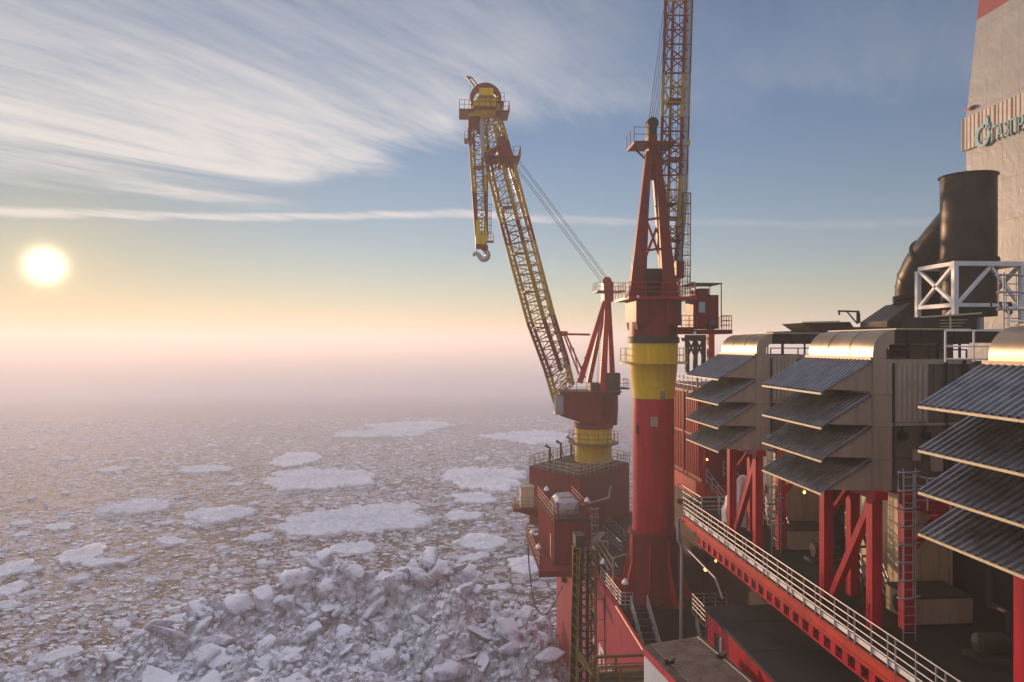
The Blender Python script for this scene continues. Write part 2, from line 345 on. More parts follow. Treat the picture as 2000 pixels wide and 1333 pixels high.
for xx in (1.1, 2.2, 3.1): c = p0.copy(); COL.objects.link(c); c.parent = R_; c.location = (xx, 0, 0)
b = MB()
for yy in (12, 20, 28, 36, 43.5): b.box(18.4, 18.8, yy, yy + .4, 14.71, GZ - .22)
b.box(19.4, 19.6, -8, 44, 14.71, GZ - .23); b.build('under_structure', M_REDD, g)
# ------------------------------------------------------------------ intake filter houses (three)
Y0, Y1 = 26.18, 31.19
EX, WX = 13.6, 15.4
EZ = [34.35, 33.08, 31.88, 30.68]; TZ = [35.38, 34.11, 32.95, 31.72]
FH = thing('filter_house', (WX, Y0, GZ), '', 'filter house', 'air intake filter houses along the walkway')
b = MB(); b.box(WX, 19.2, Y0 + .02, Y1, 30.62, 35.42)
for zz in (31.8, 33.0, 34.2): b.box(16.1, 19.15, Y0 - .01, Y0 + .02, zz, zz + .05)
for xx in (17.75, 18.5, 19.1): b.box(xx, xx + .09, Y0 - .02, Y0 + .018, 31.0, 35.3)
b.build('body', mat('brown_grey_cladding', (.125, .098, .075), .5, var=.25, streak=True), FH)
b = MB(); b.box(WX - .02, 16.1, Y0 - .05, Y0 + .018, 30.6, 35.44)
for zz in (31.72, 32.95, 34.15): b.box(WX - .03, 16.12, Y0 - .07, Y0 - .052, zz, zz + .05)
b.build('corner_panel', M_CLAD, FH)
b = MB(); b.use(0).box(16.22, 17.5, Y0 - .05, Y0 + .015, 33.1, 35.35).use(1)
for i in range(6): b.box(16.34 + i * .2, 16.38 + i * .2, Y0 - .1, Y0 - .052, 33.2, 35.25)
b.build('ribbed_panel', [M_CLAD, M_RIB], FH)
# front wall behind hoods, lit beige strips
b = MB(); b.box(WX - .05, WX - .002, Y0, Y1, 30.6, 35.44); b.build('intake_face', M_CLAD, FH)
def hood(k):
    ez, tz = EZ[k], TZ[k]; b = MB(); n = 18; pr = []
    yy0, yy1 = Y0 - .06, Y1 + .06; w = (yy1 - yy0) / n
    for i in range(n):
        y = yy0 + i * w; pr += [(y, 0), (y + w * .55, 0), (y + w * .62, .07), (y + w * .93, .07)]
    pr.append((yy1, 0))
    d = V((WX - .06 - EX, 0, tz - ez)); nrm = V((-d.z, 0, d.x)).normalized(); vs = []
    for end in (-.12, 1.0):
        base = V((EX, 0, ez)) + d * end
        for y, hh in pr: vs.append(V((base.x, y, base.z)) + nrm * hh)
    m = len(pr); top = [(i, i + 1, m + i + 1, m + i) for i in range(m - 1)]
    b._add(vs, top); vs2 = [v - nrm * .012 for v in vs]; b._add(vs2, [tuple(reversed(f)) for f in top])
    e = len(b.v) // 2
    for i in range(m - 1): b.f.append([i + 1, i, e + i, e + i + 1]); b.m.append(0); b.s.append(False)
    ho = b.build('hood', M_SHEET, FH)
    for y, t in ((Y0, .04), (Y1 - .04, .04)):
        s = MB(); s.prism([(EX + .02, y, ez - .02), (WX - .06, y, tz - .03), (WX - .06, y, ez - .12 + .04), ], (0, t, 0)); s.build('side_panel', M_CLAD, ho)
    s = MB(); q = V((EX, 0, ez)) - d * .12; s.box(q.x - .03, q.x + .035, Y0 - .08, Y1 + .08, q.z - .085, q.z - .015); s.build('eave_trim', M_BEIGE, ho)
for k in range(4): hood(k)
b = MB(); b.box(WX - .12, WX - .055, Y0 - .05, Y1 + .05, 35.4, 35.52); b.build('flashing', M_CLAD, FH)
def elbow():
    b = MB(); N_ = 14; out = [(WX + .02, 35.446)]; inn = [(15.95, 35.446)]
    for i in range(N_ + 1):
        t = math.pi / 2 * i / N_
        out.append((WX + .02 + .85 * (1 - math.cos(t)), 35.66 + .85 * math.sin(t))); inn.append((15.95 + .30 * (1 - math.cos(t)), 35.75 + .24 * math.sin(t)))
    m = len(out)
    vs = [(x, y, z) for y in (Y0 + .05, Y1 - .05) for x, z in out]; b._add(vs, [(i, i + m, i + m + 1, i + 1) for i in range(m - 1)], True)
    vs = [(x, y, z) for y in (Y0 + .05, Y1 - .05) for x, z in inn]; b._add(vs, [(i + 1, i + m + 1, i + m, i) for i in range(m - 1)], True)
    b.use(1)
    for y in (Y0 + .05, Y1 - .05):
        b._add([(x, y, z) for x, z in out] + [(x, y, z) for x, z in inn], [(i, i + 1, m + i + 1, m + i) for i in range(m - 1)])
    e = b.build('elbow_duct', [M_DUCT, M_CLAD], FH)
    s = MB()
    for y in (Y0 + 1.7, Y0 + 3.35):
        for i in range(m - 1): s.bar((out[i][0] - .004, y, out[i][1] + .004), (out[i + 1][0] - .004, y, out[i + 1][1] + .004), .03, .03)
    s.build('seam', M_DUCT, e)
    b = MB(); b.box(16.25, 19.2, Y0 + .08, Y1 - .08, 35.99, 36.51)
    for x in (16.75, 17.3, 18.0, 18.6): b.box(x, x + .05, Y0 + .03, Y0 + .078, 35.98, 36.53)
    b.build('roof_duct', M_CLADD, FH)
    for x in (16.9, 18.05, 18.9):
        for y in (Y0 + .2, Y1 - .3): b = MB(); b.bar((x, y, 35.43), (x, y, 36.0), .07); b.build('duct_support', M_DARK, FH)
    b = MB(); b.rail([(16.2, Y0 + .1, 35.43), (19.1, Y0 + .1, 35.43)], .35, rails=(1,), r=.03); b.build('roof_rail', M_DARK, FH)
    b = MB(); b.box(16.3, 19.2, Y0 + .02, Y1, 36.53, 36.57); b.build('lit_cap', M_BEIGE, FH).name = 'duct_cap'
elbow()
for x in (16.45, 17.35):
    b = MB(); b.tube((x, Y0 - .28, 32.62), (x, Y0 - .02, 32.62), .16, n=14); b.bar((x, Y0 - .1, 32.62), (x, Y0 - .1, 32.95), .05); b.build('floodlight', M_BLACK, FH)
b = MB(); b.path([(16.18, Y0 - .05, 35.3), (16.18, Y0 - .05, 31.2), (16.4, Y0 - .05, 31.0)], .035, 6); b.path([(18.2, Y0 - .05, 35.4), (18.2, Y0 - .05, 30.7)], .05, 6); b.path([(18.9, Y0 - .06, 35.4), (18.9, Y0 - .06, 32), (18.4, Y0 - .06, 31.7), (18.4, Y0 - .06, 30.7)], .07, 8); b.build('conduit', M_CLADD, FH)
for q_ in ((16.9, 17.15, Y0 - .14, Y0 - .02, 31.7, 32.1), (17.6, 18.0, Y0 - .16, Y0 - .02, 31.3, 32.0)): b = MB(); b.box(*q_); b.build('junction_box', M_CLAD, FH)
for q_ in ((16.12, 19.2, Y0 - .04, Y0 - .012, 35.25, 35.43), (16.12, 19.2, Y0 - .06, Y0 - .012, 32.98, 33.08)): b = MB(); b.box(*q_); b.build('ledge', M_CLAD, FH)
# legs and bracing
for (x, y) in ((15.55, 29.9), (15.55, 25.75 + .6), (16.7, 29.9), (16.7, 25.6 + .6)):
    s = MB(); s.box(x - .2, x + .2, y - .2, y + .2, GZ, 30.3 if x < 16 else 30.4); s.build('leg', M_RED, FH)
s = MB(); s.box(15.3, 15.8, Y0 - .3, Y1 + .2, 30.3, 30.6); s.box(16.45, 19, Y0 - .25, Y0 + .1, 30.3, 30.6); s.box(16.45, 16.95, Y0 + .12, Y1, 30.4, 30.6); s.build('base_beam', M_RED, FH)
s = MB(); s.bar((15.62, 29.5, GZ + .1), (15.62, 26.6, 30.1), .26, .3); s.build('brace', M_RED, FH)
s = MB(); s.bar((15.75, 29.9, 28.9), (16.7, 29.9, 30.2), .22, .2); s.build('brace', M_RED, FH)
s = MB(); s.bar((16.75, 26.2, 28.3), (18.6, 26.2, 30.3), .24, .24); s.build('brace', M_RED, FH)
LB = ['corrugated intake hoods on the middle filter house, gold elbow duct on its roof', 'farthest filter house, its hoods just right of the near crane column', 'nearest filter house, its big hoods cut by the right picture edge']
FH['label'] = LB[0]
for i, dy in ((1, 10.55), (2, -10.85)):
    c = copy_tree(FH); c.location.y += dy; c['label'] = LB[i]
# enclosures under the filter houses
b = MB(); b.box(18.6, 20.9, 29.6, 33.4, GZ, 30.2); E = solo('turbine_enclosure', b, M_BEIGE, 'cream enclosure wall behind the red legs of the middle filter house', 'enclosure', 'turbine enclosures on the gallery')
b = MB(); b.box(-1.18, -1.152, -.9, -.2, .3, 2.4)
b.build('door', M_BEIGE, E)
b = MB(); b.box(-1.19, -1.152, .5, .9, 1.6, 2.1); b.build('vent', M_DARK, E)
for dy, l in ((10.6, 'cream enclosure wall behind the legs of the farthest filter house'), (-10.8, 'cream enclosure under the nearest filter house hoods')):
    c = copy_tree(E); c.location.y += dy; c['label'] = l
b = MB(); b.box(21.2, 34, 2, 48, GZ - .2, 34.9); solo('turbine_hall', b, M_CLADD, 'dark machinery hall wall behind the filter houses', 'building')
def cond(x0, x1, y0, y1, lab):
    t = thing('air_conditioner', ((x0 + x1) / 2, (y0 + y1) / 2, GZ), lab, 'air conditioner', 'beige air handling boxes on the gallery')
    b = MB(); b.box(x0, x1, y0, y1, GZ + .1, GZ + 1.05); b.build('casing', M_CLAD, t)
    b = MB(); b.box(x0 - .03, x1 + .03, y0 - .03, y1 + .03, GZ + 1.052, GZ + 1.11); b.build('lid', M_CLADD, t)
    b = MB()
    for x in (x0 + .15, x1 - .15): b.box(x - .06, x + .06, y0 + .05, y1 - .05, GZ, GZ + .098)
    b.build('skid', M_DARK, t)
    b = MB(); b.lathe(0, 0, [(.36, 0), (.36, .05), (.05, .05)], 20); b.v = [(x0 - .004 - z, (y0 + y1) / 2 + x, GZ + .58 + y) for x, y, z in b.v]; b.build('fan_grille', M_DARK, t)
cond(16.95, 19.2, 36.2, 38, 'beige air handling box behind the legs of the farthest filter house')
cond(17.0, 19.3, 26.2, 28, 'beige air handling box on the gallery right of the caged ladder')
for k, (x, y, l) in enumerate(((17.9, 34.6, 'squat dark pump skid between the two rear red legs'), (18.0, 23.4, 'squat dark pump skid under the nearest hoods'))):
    t = thing('pump_skid', (x, y, GZ), l, 'pump')
    b = MB(); b.box(x - .8, x + .8, y - .5, y + .5, GZ, GZ + .15); b.build('base_frame', M_DARK, t)
    b = MB(); b.tube((x - .6, y, GZ + .55), (x + .3, y, GZ + .55), .32, n=18); b.tube((x + .3, y, GZ + .55), (x + .7, y, GZ + .55), .2, n=14); b.build('motor', M_CLADD, t)
    b = MB(); b.path([(x + .5, y, GZ + .7), (x + .5, y, GZ + 1.5), (x + .5, y + .9, GZ + 1.5), (x + .5, y + .9, GZ + 4)], .09, 10); b.build('pipe', M_CLADD, t)
b = MB()
for k in range(4): b.tube((19.6 + k * .3, 3, 29.2 + (k % 2) * .25), (19.6 + k * .3, 44, 29.2 + (k % 2) * .25), .1, n=8)
for y in np.arange(6, 44, 5.4): b.box(19.4, 21, y, y + .12, 28.95, 29.08)
solo('pipe_rack', b, M_CLAD, 'long run of grey pipes high in the dark bays behind the red legs', 'pipes')
b = MB()
for y in (22.0, 23.2, 35.2, 39.3, 40.1): b.path([(20.6, y, GZ), (20.6, y, 28.2), (20.2, y, 28.8)], .12, 10)
solo('riser_pipes', b, M_GALV, 'upright grey pipes against the hall wall behind the red legs', 'pipes')
# caged ladders
def caged(name, x, y, z0, z1, lab):
    t = thing(name, (x, y, z0), lab, 'ladder', 'caged ladders on the filter houses')
    b = MB(); ladder_mb(b, (x, y, z0), (x, y, z1 + 1.1), .45, (1, 0, 0)); b.build('ladder', M_GALV, t)
    b = MB(); cage_mb(b, (x, y, z0 + 1.6), (x, y, z1 + 1.0), .62, (1, 0, 0), (-.8, -.6, 0), sp=.62); b.build('safety_cage', M_GALV, t)
    return t
caged('caged_ladder', 16.05, 25.0, GZ, 30.5, 'silver caged ladder in front of the middle filter house leg')
caged('caged_ladder', 15.95, 35.6, GZ, 30.5, 'silver caged ladder beside the leg of the farthest filter house')
t = thing('landing', (17.3, 25.2, 30.2), 'small landing with silver rail at the top of the nearer caged ladder', 'landing')
b = MB(); b.box(16.3, 18.9, 24.4, 25.88, 30.12, 30.24); b.build('floor_plate', M_REDD, t)
b = MB(); b.rail([(16.35, 25.2, 30.24), (16.35, 24.45, 30.24), (18.85, 24.45, 30.24)], 1.1, rails=(1, .7, .4), sp=.8); b.build('guard_rail', M_GALV, t)
caged('caged_ladder', 16.35, 20.6, 35.4, 37.0, 'white caged ladder at roof level beside the nearest elbow duct')
t = thing('tarp_bundle', (17.0, 43.0, GZ), 'machine wrapped in pale crumpled tarpaulin behind the first red leg', 'wrapped machine')
b = MB(); n = 18; pr = [(1.15, 0), (1.2, .8), (1.0, 1.4), (.6, 2.2), (.25, 2.75), (.02, 2.85)]
vs = []
for r, z in pr:
    for i in range(n):
        a = 2 * math.pi * i / n; q = r * (1 + .12 * math.sin(i * 2.5 + z * 1.7) + random.uniform(-.05, .05)); vs.append((16.9 + q * math.cos(a), 42.2 + q * .8 * math.sin(a), GZ + z))
b._add(vs, [(j * n + i, j * n + (i + 1) % n, (j + 1) * n + (i + 1) % n, (j + 1) * n + i) for j in range(len(pr) - 1) for i in range(n)], False); b.build('cover', M_TARP, t)
b = MB(); b.box(15.8, 18, 41.6, 42.8, GZ, GZ + .12); b.build('pallet', M_DARK, t)
def stair(name, p, q, w, lab, mrail=M_GALV, grp=None, hr=1.0):
    """p top, q bottom centre points; w width vector"""
    p = V(p); q = V(q); w = V(w); t = thing(name, q, lab, 'stairs', grp)
    n = max(3, int(abs(p.z - q.z) / .25)); b = MB()
    d = (q - p); d.z = 0; dl = d.normalized()
    for i in range(n):
        c = p.lerp(q, (i + .5) / n); a = [c - w / 2 - dl * .13, c + w / 2 - dl * .13, c + w / 2 + dl * .13, c - w / 2 + dl * .13]; b.prism(a, (0, 0, .04))
    b.build('tread', M_DARK, t)
    for sgn in (-.5, .5):
        s = MB(); s.bar(p + w * sgn, q + w * sgn, .05, .2); s.build('stringer', M_DARK, t)
        s = MB(); s.rail([p + w * sgn, q + w * sgn], hr, rails=(1, .66, .33), sp=.9, r=.03); s.build('handrail', mrail, t)
    return t
stair('gallery_stair', (18.1, 32.3, 27.4), (17.2, 28.8, GZ), (.8, 0, 0), 'steel stairs with silver handrails beside the cream enclosure', grp=None)
stair('gallery_stair', (17.6, 40.3, 27.2), (17.0, 37.2, GZ), (.8, 0, 0), 'steel stairs with silver handrails right of the tarpaulin bundle', grp=None)
# ------------------------------------------------------------------ red ribbed module beyond the near crane
t = thing('ribbed_module', (17.3, 50, 25.5), 'tall red ribbed module wall between the near crane and the hoods', 'module')
b = MB(); b.box(17.35, 27, 49.75, 66, 26.3, 32.6); b.build('wall', M_REDD, t)
b = MB()
for y in np.arange(49.9, 66, .42): b.box(17.2, 17.348, y, y + .12, 26.6, 32.4)
b.box(17.18, 17.3, 49.8, 66, 29.4, 29.55)
b.build('rib', M_RED, t)
b = MB(); b.box(17.1, 27, 49.7, 66, 25.1, 26.28); b.build('base_beam', M_ORNG, t)  # orange colour paints in the warm light on this beam
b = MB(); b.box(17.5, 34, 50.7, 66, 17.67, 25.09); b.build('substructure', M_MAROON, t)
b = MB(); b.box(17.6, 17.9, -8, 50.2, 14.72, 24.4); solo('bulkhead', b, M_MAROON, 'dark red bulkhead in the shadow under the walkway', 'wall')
b = MB()
for y in (54.2, 58.6, 63): b.box(17.12, 17.19, y, y + .18, 26.3, 32.6)
b.build('pilaster', M_REDD, t)
b = MB(); b.rail([(17.4, 66, 32.6), (17.4, 50, 32.6), (22, 50, 32.6)], 1.1, sp=1.0); b.build('guard_rail', M_GALV, t)
b = MB(); b.path([(17.0, 50.6, 31.0), (17.0, 50.6, 34.4), (17.0, 49, 34.6)], .07); b.build('vent_pipe', M_CLAD, t)
t = thing('landing', (16.6, 47.5, 25.5), 'low access platform with silver rails between walkway end and ribbed module', 'landing')
b = MB(); b.box(15.2, 19.0, 44.5, 49.5, 25.2, 25.44); b.build('floor_plate', M_DECK, t)
b = MB(); b.rail([(15.25, 44.6, 25.44), (15.25, 49.4, 25.44)], 1.1); b.rail([(17.2, 46, 25.44), (17.2, 49.4, 26.4)], 1.1); b.rail([(18.4, 46.5, 26.4), (18.4, 49.4, 26.9)], 1.1); b.build('guard_rail', M_GALV, t)
# beyond: lattice rack and orange post
t = thing('lattice_rack', (21, 62, 32.6), 'dark lattice support rack behind the near crane cab', 'rack')
b = MB(); Yk = 61
for px in (1342, 1358, 1374): b.bar(aY(px, 700, Yk) - V((0, 0, 1.2)), aY(px, 660, Yk), .32)
for a, c in ((1342, 1358), (1358, 1374)): b.bar(aY(a, 700, Yk), aY(c, 660, Yk), .14); b.bar(aY(c, 700, Yk), aY(a, 660, Yk), .14)
b.build('frame', M_DARK, t)
b = MB()
for px in (1342, 1358, 1374): b.prism([aY(px - 7, 660, Yk - .4), aY(px + 7, 660, Yk - .4), aY(px + 4, 667, Yk - .4), aY(px - 4, 667, Yk - .4)], (0, .8, 0))
b.bar(aY(1338, 658, Yk), aY(1378, 658, Yk), .3); b.build('cap', M_DARK, t)
b = MB(); b.bar(aY(1388, 710, 61), aY(1388, 600, 61), .5); solo('orange_post', b, M_ORNG, 'single orange lit post beside the dark lattice rack under the crane cab', 'post')
# ------------------------------------------------------------------ near crane
KY = 53.0
def K(px, py, dy=0): return aY(px, py, KY + dy)
kz = lambda py: K(1276, py).z
kc = K(1276, 900); kx = kc.x
pxm = (K(1376, 900) - K(1276, 900)).x / 100
M_YELD = mat('backlit_yellow_paint', (.40, .255, .012), .5, dirt=(.2, .1, .02), dirt_amt=.25)  # yellow darkened to paint in the backlit boom silhouettes
BAND = [M_REDD, M_YELD]  # the darker red likewise paints in the backlit look
CR = thing('pedestal_crane', (kx, KY, 17.7), 'near red crane on a tall pedestal with one yellow band, boom leaving the top', 'crane', 'red and yellow deck cranes')
b = MB(); b.lathe(kx, KY, [(1.5, kz(1037)), (1.5, kz(778))], 56); [b.lathe(kx, KY, [(1.5, kz(q_) - .03), (1.512, kz(q_) - .02), (1.512, kz(q_) + .02), (1.5, kz(q_) + .03)], 56) for q_ in (815, 868, 922, 978)]; b.build('column', M_RED, CR)
b = MB(); b.lathe(kx, KY, [(1.68, kz(1040)), (1.74, kz(1100)), (1.95, kz(1140)), (2.35, kz(1170)), (2.4, 17.66)], 48)
b.lathe(kx, KY, [(1.5, kz(1033)), (1.84, kz(1034)), (1.84, kz(1040)), (1.6, kz(1041))], 48, False); b.build('flared_base', M_REDD, CR)
b = MB()
for i in range(8):
    a = math.pi / 8 + i * math.pi / 4; u = V((math.cos(a), math.sin(a), 0)); c0 = V((kx, KY, 0)); w = u.cross(V((0, 0, 1))) * .04
    prof = [(1.7, kz(1042)), (1.84, kz(1042)), (1.9, kz(1090)), (2.25, kz(1125)), (2.9, kz(1165)), (2.9, 17.67), (1.7, 17.67)]
    b.prism([c0 + u * r + V((0, 0, z)) - w for r, z in prof], w * 2)
b.build('gusset', M_RED, CR)
b = MB(); b.lathe(kx, KY, [(1.5, kz(777.5)), (1.55, kz(758)), (1.70, kz(722)), (1.75, kz(700)), (1.76, kz(670))], 56); b.build('yellow_band', M_YEL, CR)
b = MB(); b.lathe(kx, KY, [(1.76, kz(671)), (1.87, kz(670)), (1.87, kz(660)), (1.75, kz(658))], 56, False); b.build('slewing_ring', M_DARK, CR)
b = MB(); b.ring(kx, KY, kz(710), kz(707), 1.7, 2.45, 32); b.build('walkway', M_YEL, CR)
b = MB()
pts = [(kx + 2.4 * math.cos(i * math.pi / 8), KY + 2.4 * math.sin(i * math.pi / 8), kz(707)) for i in range(16)]; b.rail(pts, 1.0, rails=(1, .5), sp=1, r=.025, close=True); b.build('guard_rail', M_YEL, CR)
b = MB(); b.lathe(kx, KY, [(1.74, kz(658)), (1.74, kz(610)), (1.6, kz(588))], 40); b.box(kx - 1.7, kx - .55, KY - 1.75, KY + 1.6, kz(630), kz(588)); b.box(kx + .45, kx + 1.55, KY - 1.75, KY + 1.6, kz(637), kz(588))
b.prism([(kx - 1.7, KY - 1.75, kz(630) - .002), (kx - .55, KY - 1.75, kz(630) - .002), (kx - 1.5, KY - 1.4, kz(645))], (0, 3, 0)); b.build('slewing_body', M_REDD, CR)
b = MB(); b.box(kx - 2.35, kx + 2.5, KY - 2.2, KY + 2.4, kz(587.8), kz(583)); b.build('machinery_platform', M_RED, CR)
b = MB(); z = kz(583); b.rail([(kx - 2.3, KY + 2.3, z), (kx - 2.3, KY - 2.15, z), (kx + 2.4, KY - 2.15, z), (kx + 2.4, KY + 2.3, z)], 1.0, rails=(1, .66, .33), sp=1.1, r=.025); b.build('guard_rail', M_RED, CR)
af = MB(); TA = K(1272, 290); 
af.box(TA.x - .32, TA.x + .32, KY - .5, KY + .5, kz(350), kz(268)); A = af.build('mast_head', M_REDD, CR)
for (bx, tx, wy) in ((1243, 1265, -1.6), (1306, 1281, -1.6), (1248, 1267, 1.5), (1303, 1280, 1.5)):
    s = MB(); p = K(bx, 583, wy); q = V((K(tx, 300).x, KY + (.38 if wy > 0 else -.38), kz(300)))
    s.bar(p + V((0, 0, .8)), q, .95, .6, .42); s.prism([p + V((-.75, -.3, 0)), p + V((.75, -.3, 0)), p + V((.42, -.3, .8)), p + V((-.42, -.3, .8))], (0, .6, 0)); s.build('mast_leg', M_REDD, CR)
for p_, q_ in ((K(1262, 430, -.9), K(1288, 426, -.9)), (K(1262, 490, -.9), K(1288, 486, -.9)), (K(1262, 500, 1.1), K(1288, 430, 1.1)), (K(1288, 500, 1.3), K(1262, 430, 1.3))): b = MB(); b.bar(p_, q_, .16); b.build('cross_brace', M_RED, CR)
b = MB()
for py, r in ((545, .75), (567, .5)):
    c = K(1274, py, -.6); b.tube(c - V((.8, 0, 0)), c + V((.8, 0, 0)), r, n=20); 
    for sx in (-.85, .8): b.tube(c + V((sx, 0, 0)), c + V((sx + .06, 0, 0)), r + .18, n=20)
b.box(kx - .9, kx + .7, KY - .9, KY + .8, kz(582.8), kz(560)); b.build('winch', M_BLACK, CR)
b = MB(); c = K(1240, 528, -1.4); b.tube(c + V((0, 0, -.55)), c + V((0, 0, .55)), .22, n=14); b.bar(c, c + V((.5, .2, 0)), .12); b.build('oil_tank', M_RED, CR)
b = MB(); b.box(K(1313, 540).x, K(1328, 540).x, KY - 1, KY + .4, kz(545), kz(512)); b.build('cabinet', M_REDD, CR)
b = MB(); p, q = K(1306, 575, -1.0), K(1284, 300, -.6); ladder_mb(b, p, q, .42, (1, 0, 0)); cage_mb(b, p.lerp(q, .12), q, .5, (1, 0, 0), (.4, -.9, 0), sp=.8, r=.02); b.build('mast_ladder', M_REDD, CR)
for py, px in ((540, 1318), (470, 1312), (400, 1302)):
    b = MB(); c = K(px, py, -.4); b.box(c.x - .7, c.x + .6, c.y - .7, c.y + .6, c.z - .07, c.z); b.rail([(c.x - .7, c.y - .65, c.z), (c.x + .58, c.y - .65, c.z), (c.x + .58, c.y + .55, c.z)], .95, rails=(1, .5), sp=.5, r=.022); b.bar((c.x - .6, c.y, c.z - .08), (c.x - .2, c.y, c.z - 1.0), .08); b.build('rest_platform', M_REDD, CR)
b = MB(); b.tube(K(1312, 560, .2), K(1296, 420, .2), .16, n=10); b.tube(K(1296, 420, .2), K(1290, 330, .3), .1, n=8); b.build('boom_stop', M_RED, CR)
# masthead platform and sheaves
b = MB(); z0, z1 = kz(291), kz(285); b.prism([K(1232, 288) + V((0, -1.0, 0)), K(1312, 288) + V((0, -1.0, 0)), K(1312, 288) + V((0, 1.2, 0)), K(1232, 288) + V((0, 1.2, 0))], (0, 0, .2)); b.bar(K(1236, 288), K(1262, 312), .12); b.bar(K(1308, 288), K(1284, 312), .12); b.build('masthead_platform', M_REDD, CR)
b = MB(); q = K(1232, 283); b.rail([V((q.x, KY + 1.2, q.z)), V((q.x, KY - 1, q.z)), V((K(1312, 283).x, KY - 1, q.z))], 1.0, rails=(1, .5), sp=.9, r=.022); b.build('guard_rail', M_REDD, CR)
b = MB(); c = K(1272, 253); b.box(c.x - .3, c.x + .3, KY - .45, KY + .45, kz(268), kz(245)); 
for dy in (-.3, -.1, .1, .3): b.tube(V((c.x + .05, KY + dy, kz(243))) - V((0, .05, 0)), V((c.x + .05, KY + dy, kz(243))) + V((0, .05, 0)), .42, n=18)
b.build('sheave_block', M_BLACK, CR)
b = MB()
for i in range(5): b.tube(K(1267 + i * 4, 240, .0 + i * .1), K(1302 + i * 5, -24, 1.5), .022, n=5)
b.build('luffing_rope', M_WIRE, CR)
# boom
BT = -26
def KB(px, py, dy): return aY(px, py, KY + dy)
nb = 21
st = stations([KB(1284, 572, .6), KB(1322, 572, .6), KB(1334, 572, 2.5), KB(1300, 572, 2.5)], [KB(1301, BT, 1.1), KB(1340, BT, 1.1), KB(1352, BT, 3.4), KB(1316, BT, 3.4)], nb)
for i, s_ in enumerate(st):
    if i < 6:
        m = sum(s_, V((0, 0, 0))) / 4; f = .6 + .4 * i / 6
        for k in range(4): s_[k] = m + (s_[k] - m) * f
bd = lambda i: 0 if i in (0, 1, 2, 3, 8, 9, 10, 11, 15, 16, 17, 18, 19) else 1
lac = MB(); chs = [MB() for _ in range(4)]
lattice(lac, chs, st, .12, .055, bd); BO = lac.build('boom', BAND, CR)
for cm in chs: cm.build('chord', BAND, BO)
b = MB()
for i in range(2, nb):
    p = (st[i][1] + st[i][2] * .9 + st[i][0] * .1) / 2; q = (st[i + 1][1] + st[i + 1][2] * .9 + st[i + 1][0] * .1) / 2
    b.bar(p.lerp(q, .03), p.lerp(q, .97), .62, .05)
b.build('walkway_grating', M_GALV, BO)
for i in (5, 9, 13): b = MB(); c = (st[i][0] + st[i][2]) / 2; b.box(c.x - .7, c.x + .4, c.y - .8, c.y + .6, c.z - .06, c.z + .06); b.rail([(c.x - .7, c.y - .8, c.z), (c.x + .4, c.y - .8, c.z)], .9, rails=(1, .5), sp=.5, r=.02); b.build('rest_platform', M_REDD, BO)
b = MB()
for i in range(4):
    d = .16 * i; b.tube(st[1][0] + V((d, .3, 0)), st[-1][0] + V((d * 2, .5, 0)), .022, n=5)
b.build('hoist_rope', M_WIRE, BO)
b = MB(); ladder_mb(b, KB(1322, 560, 1.8), KB(1334, -22, 2.3), .42, (1, 0, 0)); b.build('ladder', M_REDD, BO)
# whip line with small hook block
b = MB(); b.tube(K(1345, 276, 2.6), K(1350, -24, 2.6), .018, n=5); b.tube(K(1343, 290, 2.6), K(1340, 360, 2.6), .01, n=4); b.tube(K(1344, 290, 2.6), K(1346, 372, 2.6), .01, n=4); b.build('whip_rope', M_WIRE, CR)
b = MB(); c = K(1344, 279, 2.6); b.box(c.x - .13, c.x + .13, c.y - .13, c.y + .13, c.z - .22, c.z + .16); b.tube(c - V((0, 0, .22)), c - V((0, 0, .4)), .05); b.build('whip_block', M_YEL, CR)
# caged access tower
b = MB(); p0_, p1_ = KB(1332, 580, 1.2), KB(1348, 580, 1.2); q0_, q1_ = KB(1334, 377, 1.2), KB(1349, 377, 1.2)
for dy in (0, .6):
    for u in (p0_, p1_): b.bar(u + V((0, dy, 0)), (q0_ if u is p0_ else q1_) + V((0, dy, 0)), .06)
for i in range(11):
    f = i / 10; a_, c_ = p0_.lerp(q0_, f), p1_.lerp(q1_, f); b.bar(a_, c_, .045); b.bar(c_, c_ + V((0, .6, 0)), .045)
b.build('access_tower', M_DARK, CR)
b = MB()
for i in range(6): f = .08 + i * .09; b.tube(p0_.lerp(p1_, f * 1.8 % 1) + V((0, .1, 0)), q0_.lerp(q1_, f * 1.8 % 1) + V((0, .1, 0)), .012, n=4)
ladder_mb(b, (p0_ + p1_) / 2 + V((0, .3, 0)), (q0_ + q1_) / 2 + V((0, .3, 0)), .4, (1, 0, 0)); b.build('ladder', M_GALV, CR)
# cab
b = MB(); cx0, cx1 = K(1348, 600).x, K(1392, 600).x; cy0, cy1 = KY - 1.2, KY + 1.2
b.box(cx0, cx1, cy0, cy1, kz(643), kz(578)); b.box(cx0 + .35, cx0 + 1.1, cy0 + .3, cy1 - .3, kz(578) + .002, kz(565)); CB = b.build('cab', M_REDD, CR)
b = MB(); b.box(K(1354, 600).x, K(1366, 600).x, cy0 - .03, cy0 + .02, kz(612), kz(592)); b.build('window', M_GLASS, CB)
b = MB(); b.box(K(1352, 600).x, K(1369, 600).x, cy0 - .02, cy0 + .01, kz(641), kz(589)); b.build('door', M_REDD, CB)
b = MB(); b.box(K(1310, 600).x, K(1414, 600).x, cy0 - .45, cy1 + .3, kz(653), kz(645)); b.box(K(1316, 600).x, cx0 - .1, cy0, cy1, kz(645) + .002, kz(640)); b.build('cab_platform', M_REDD, CR)
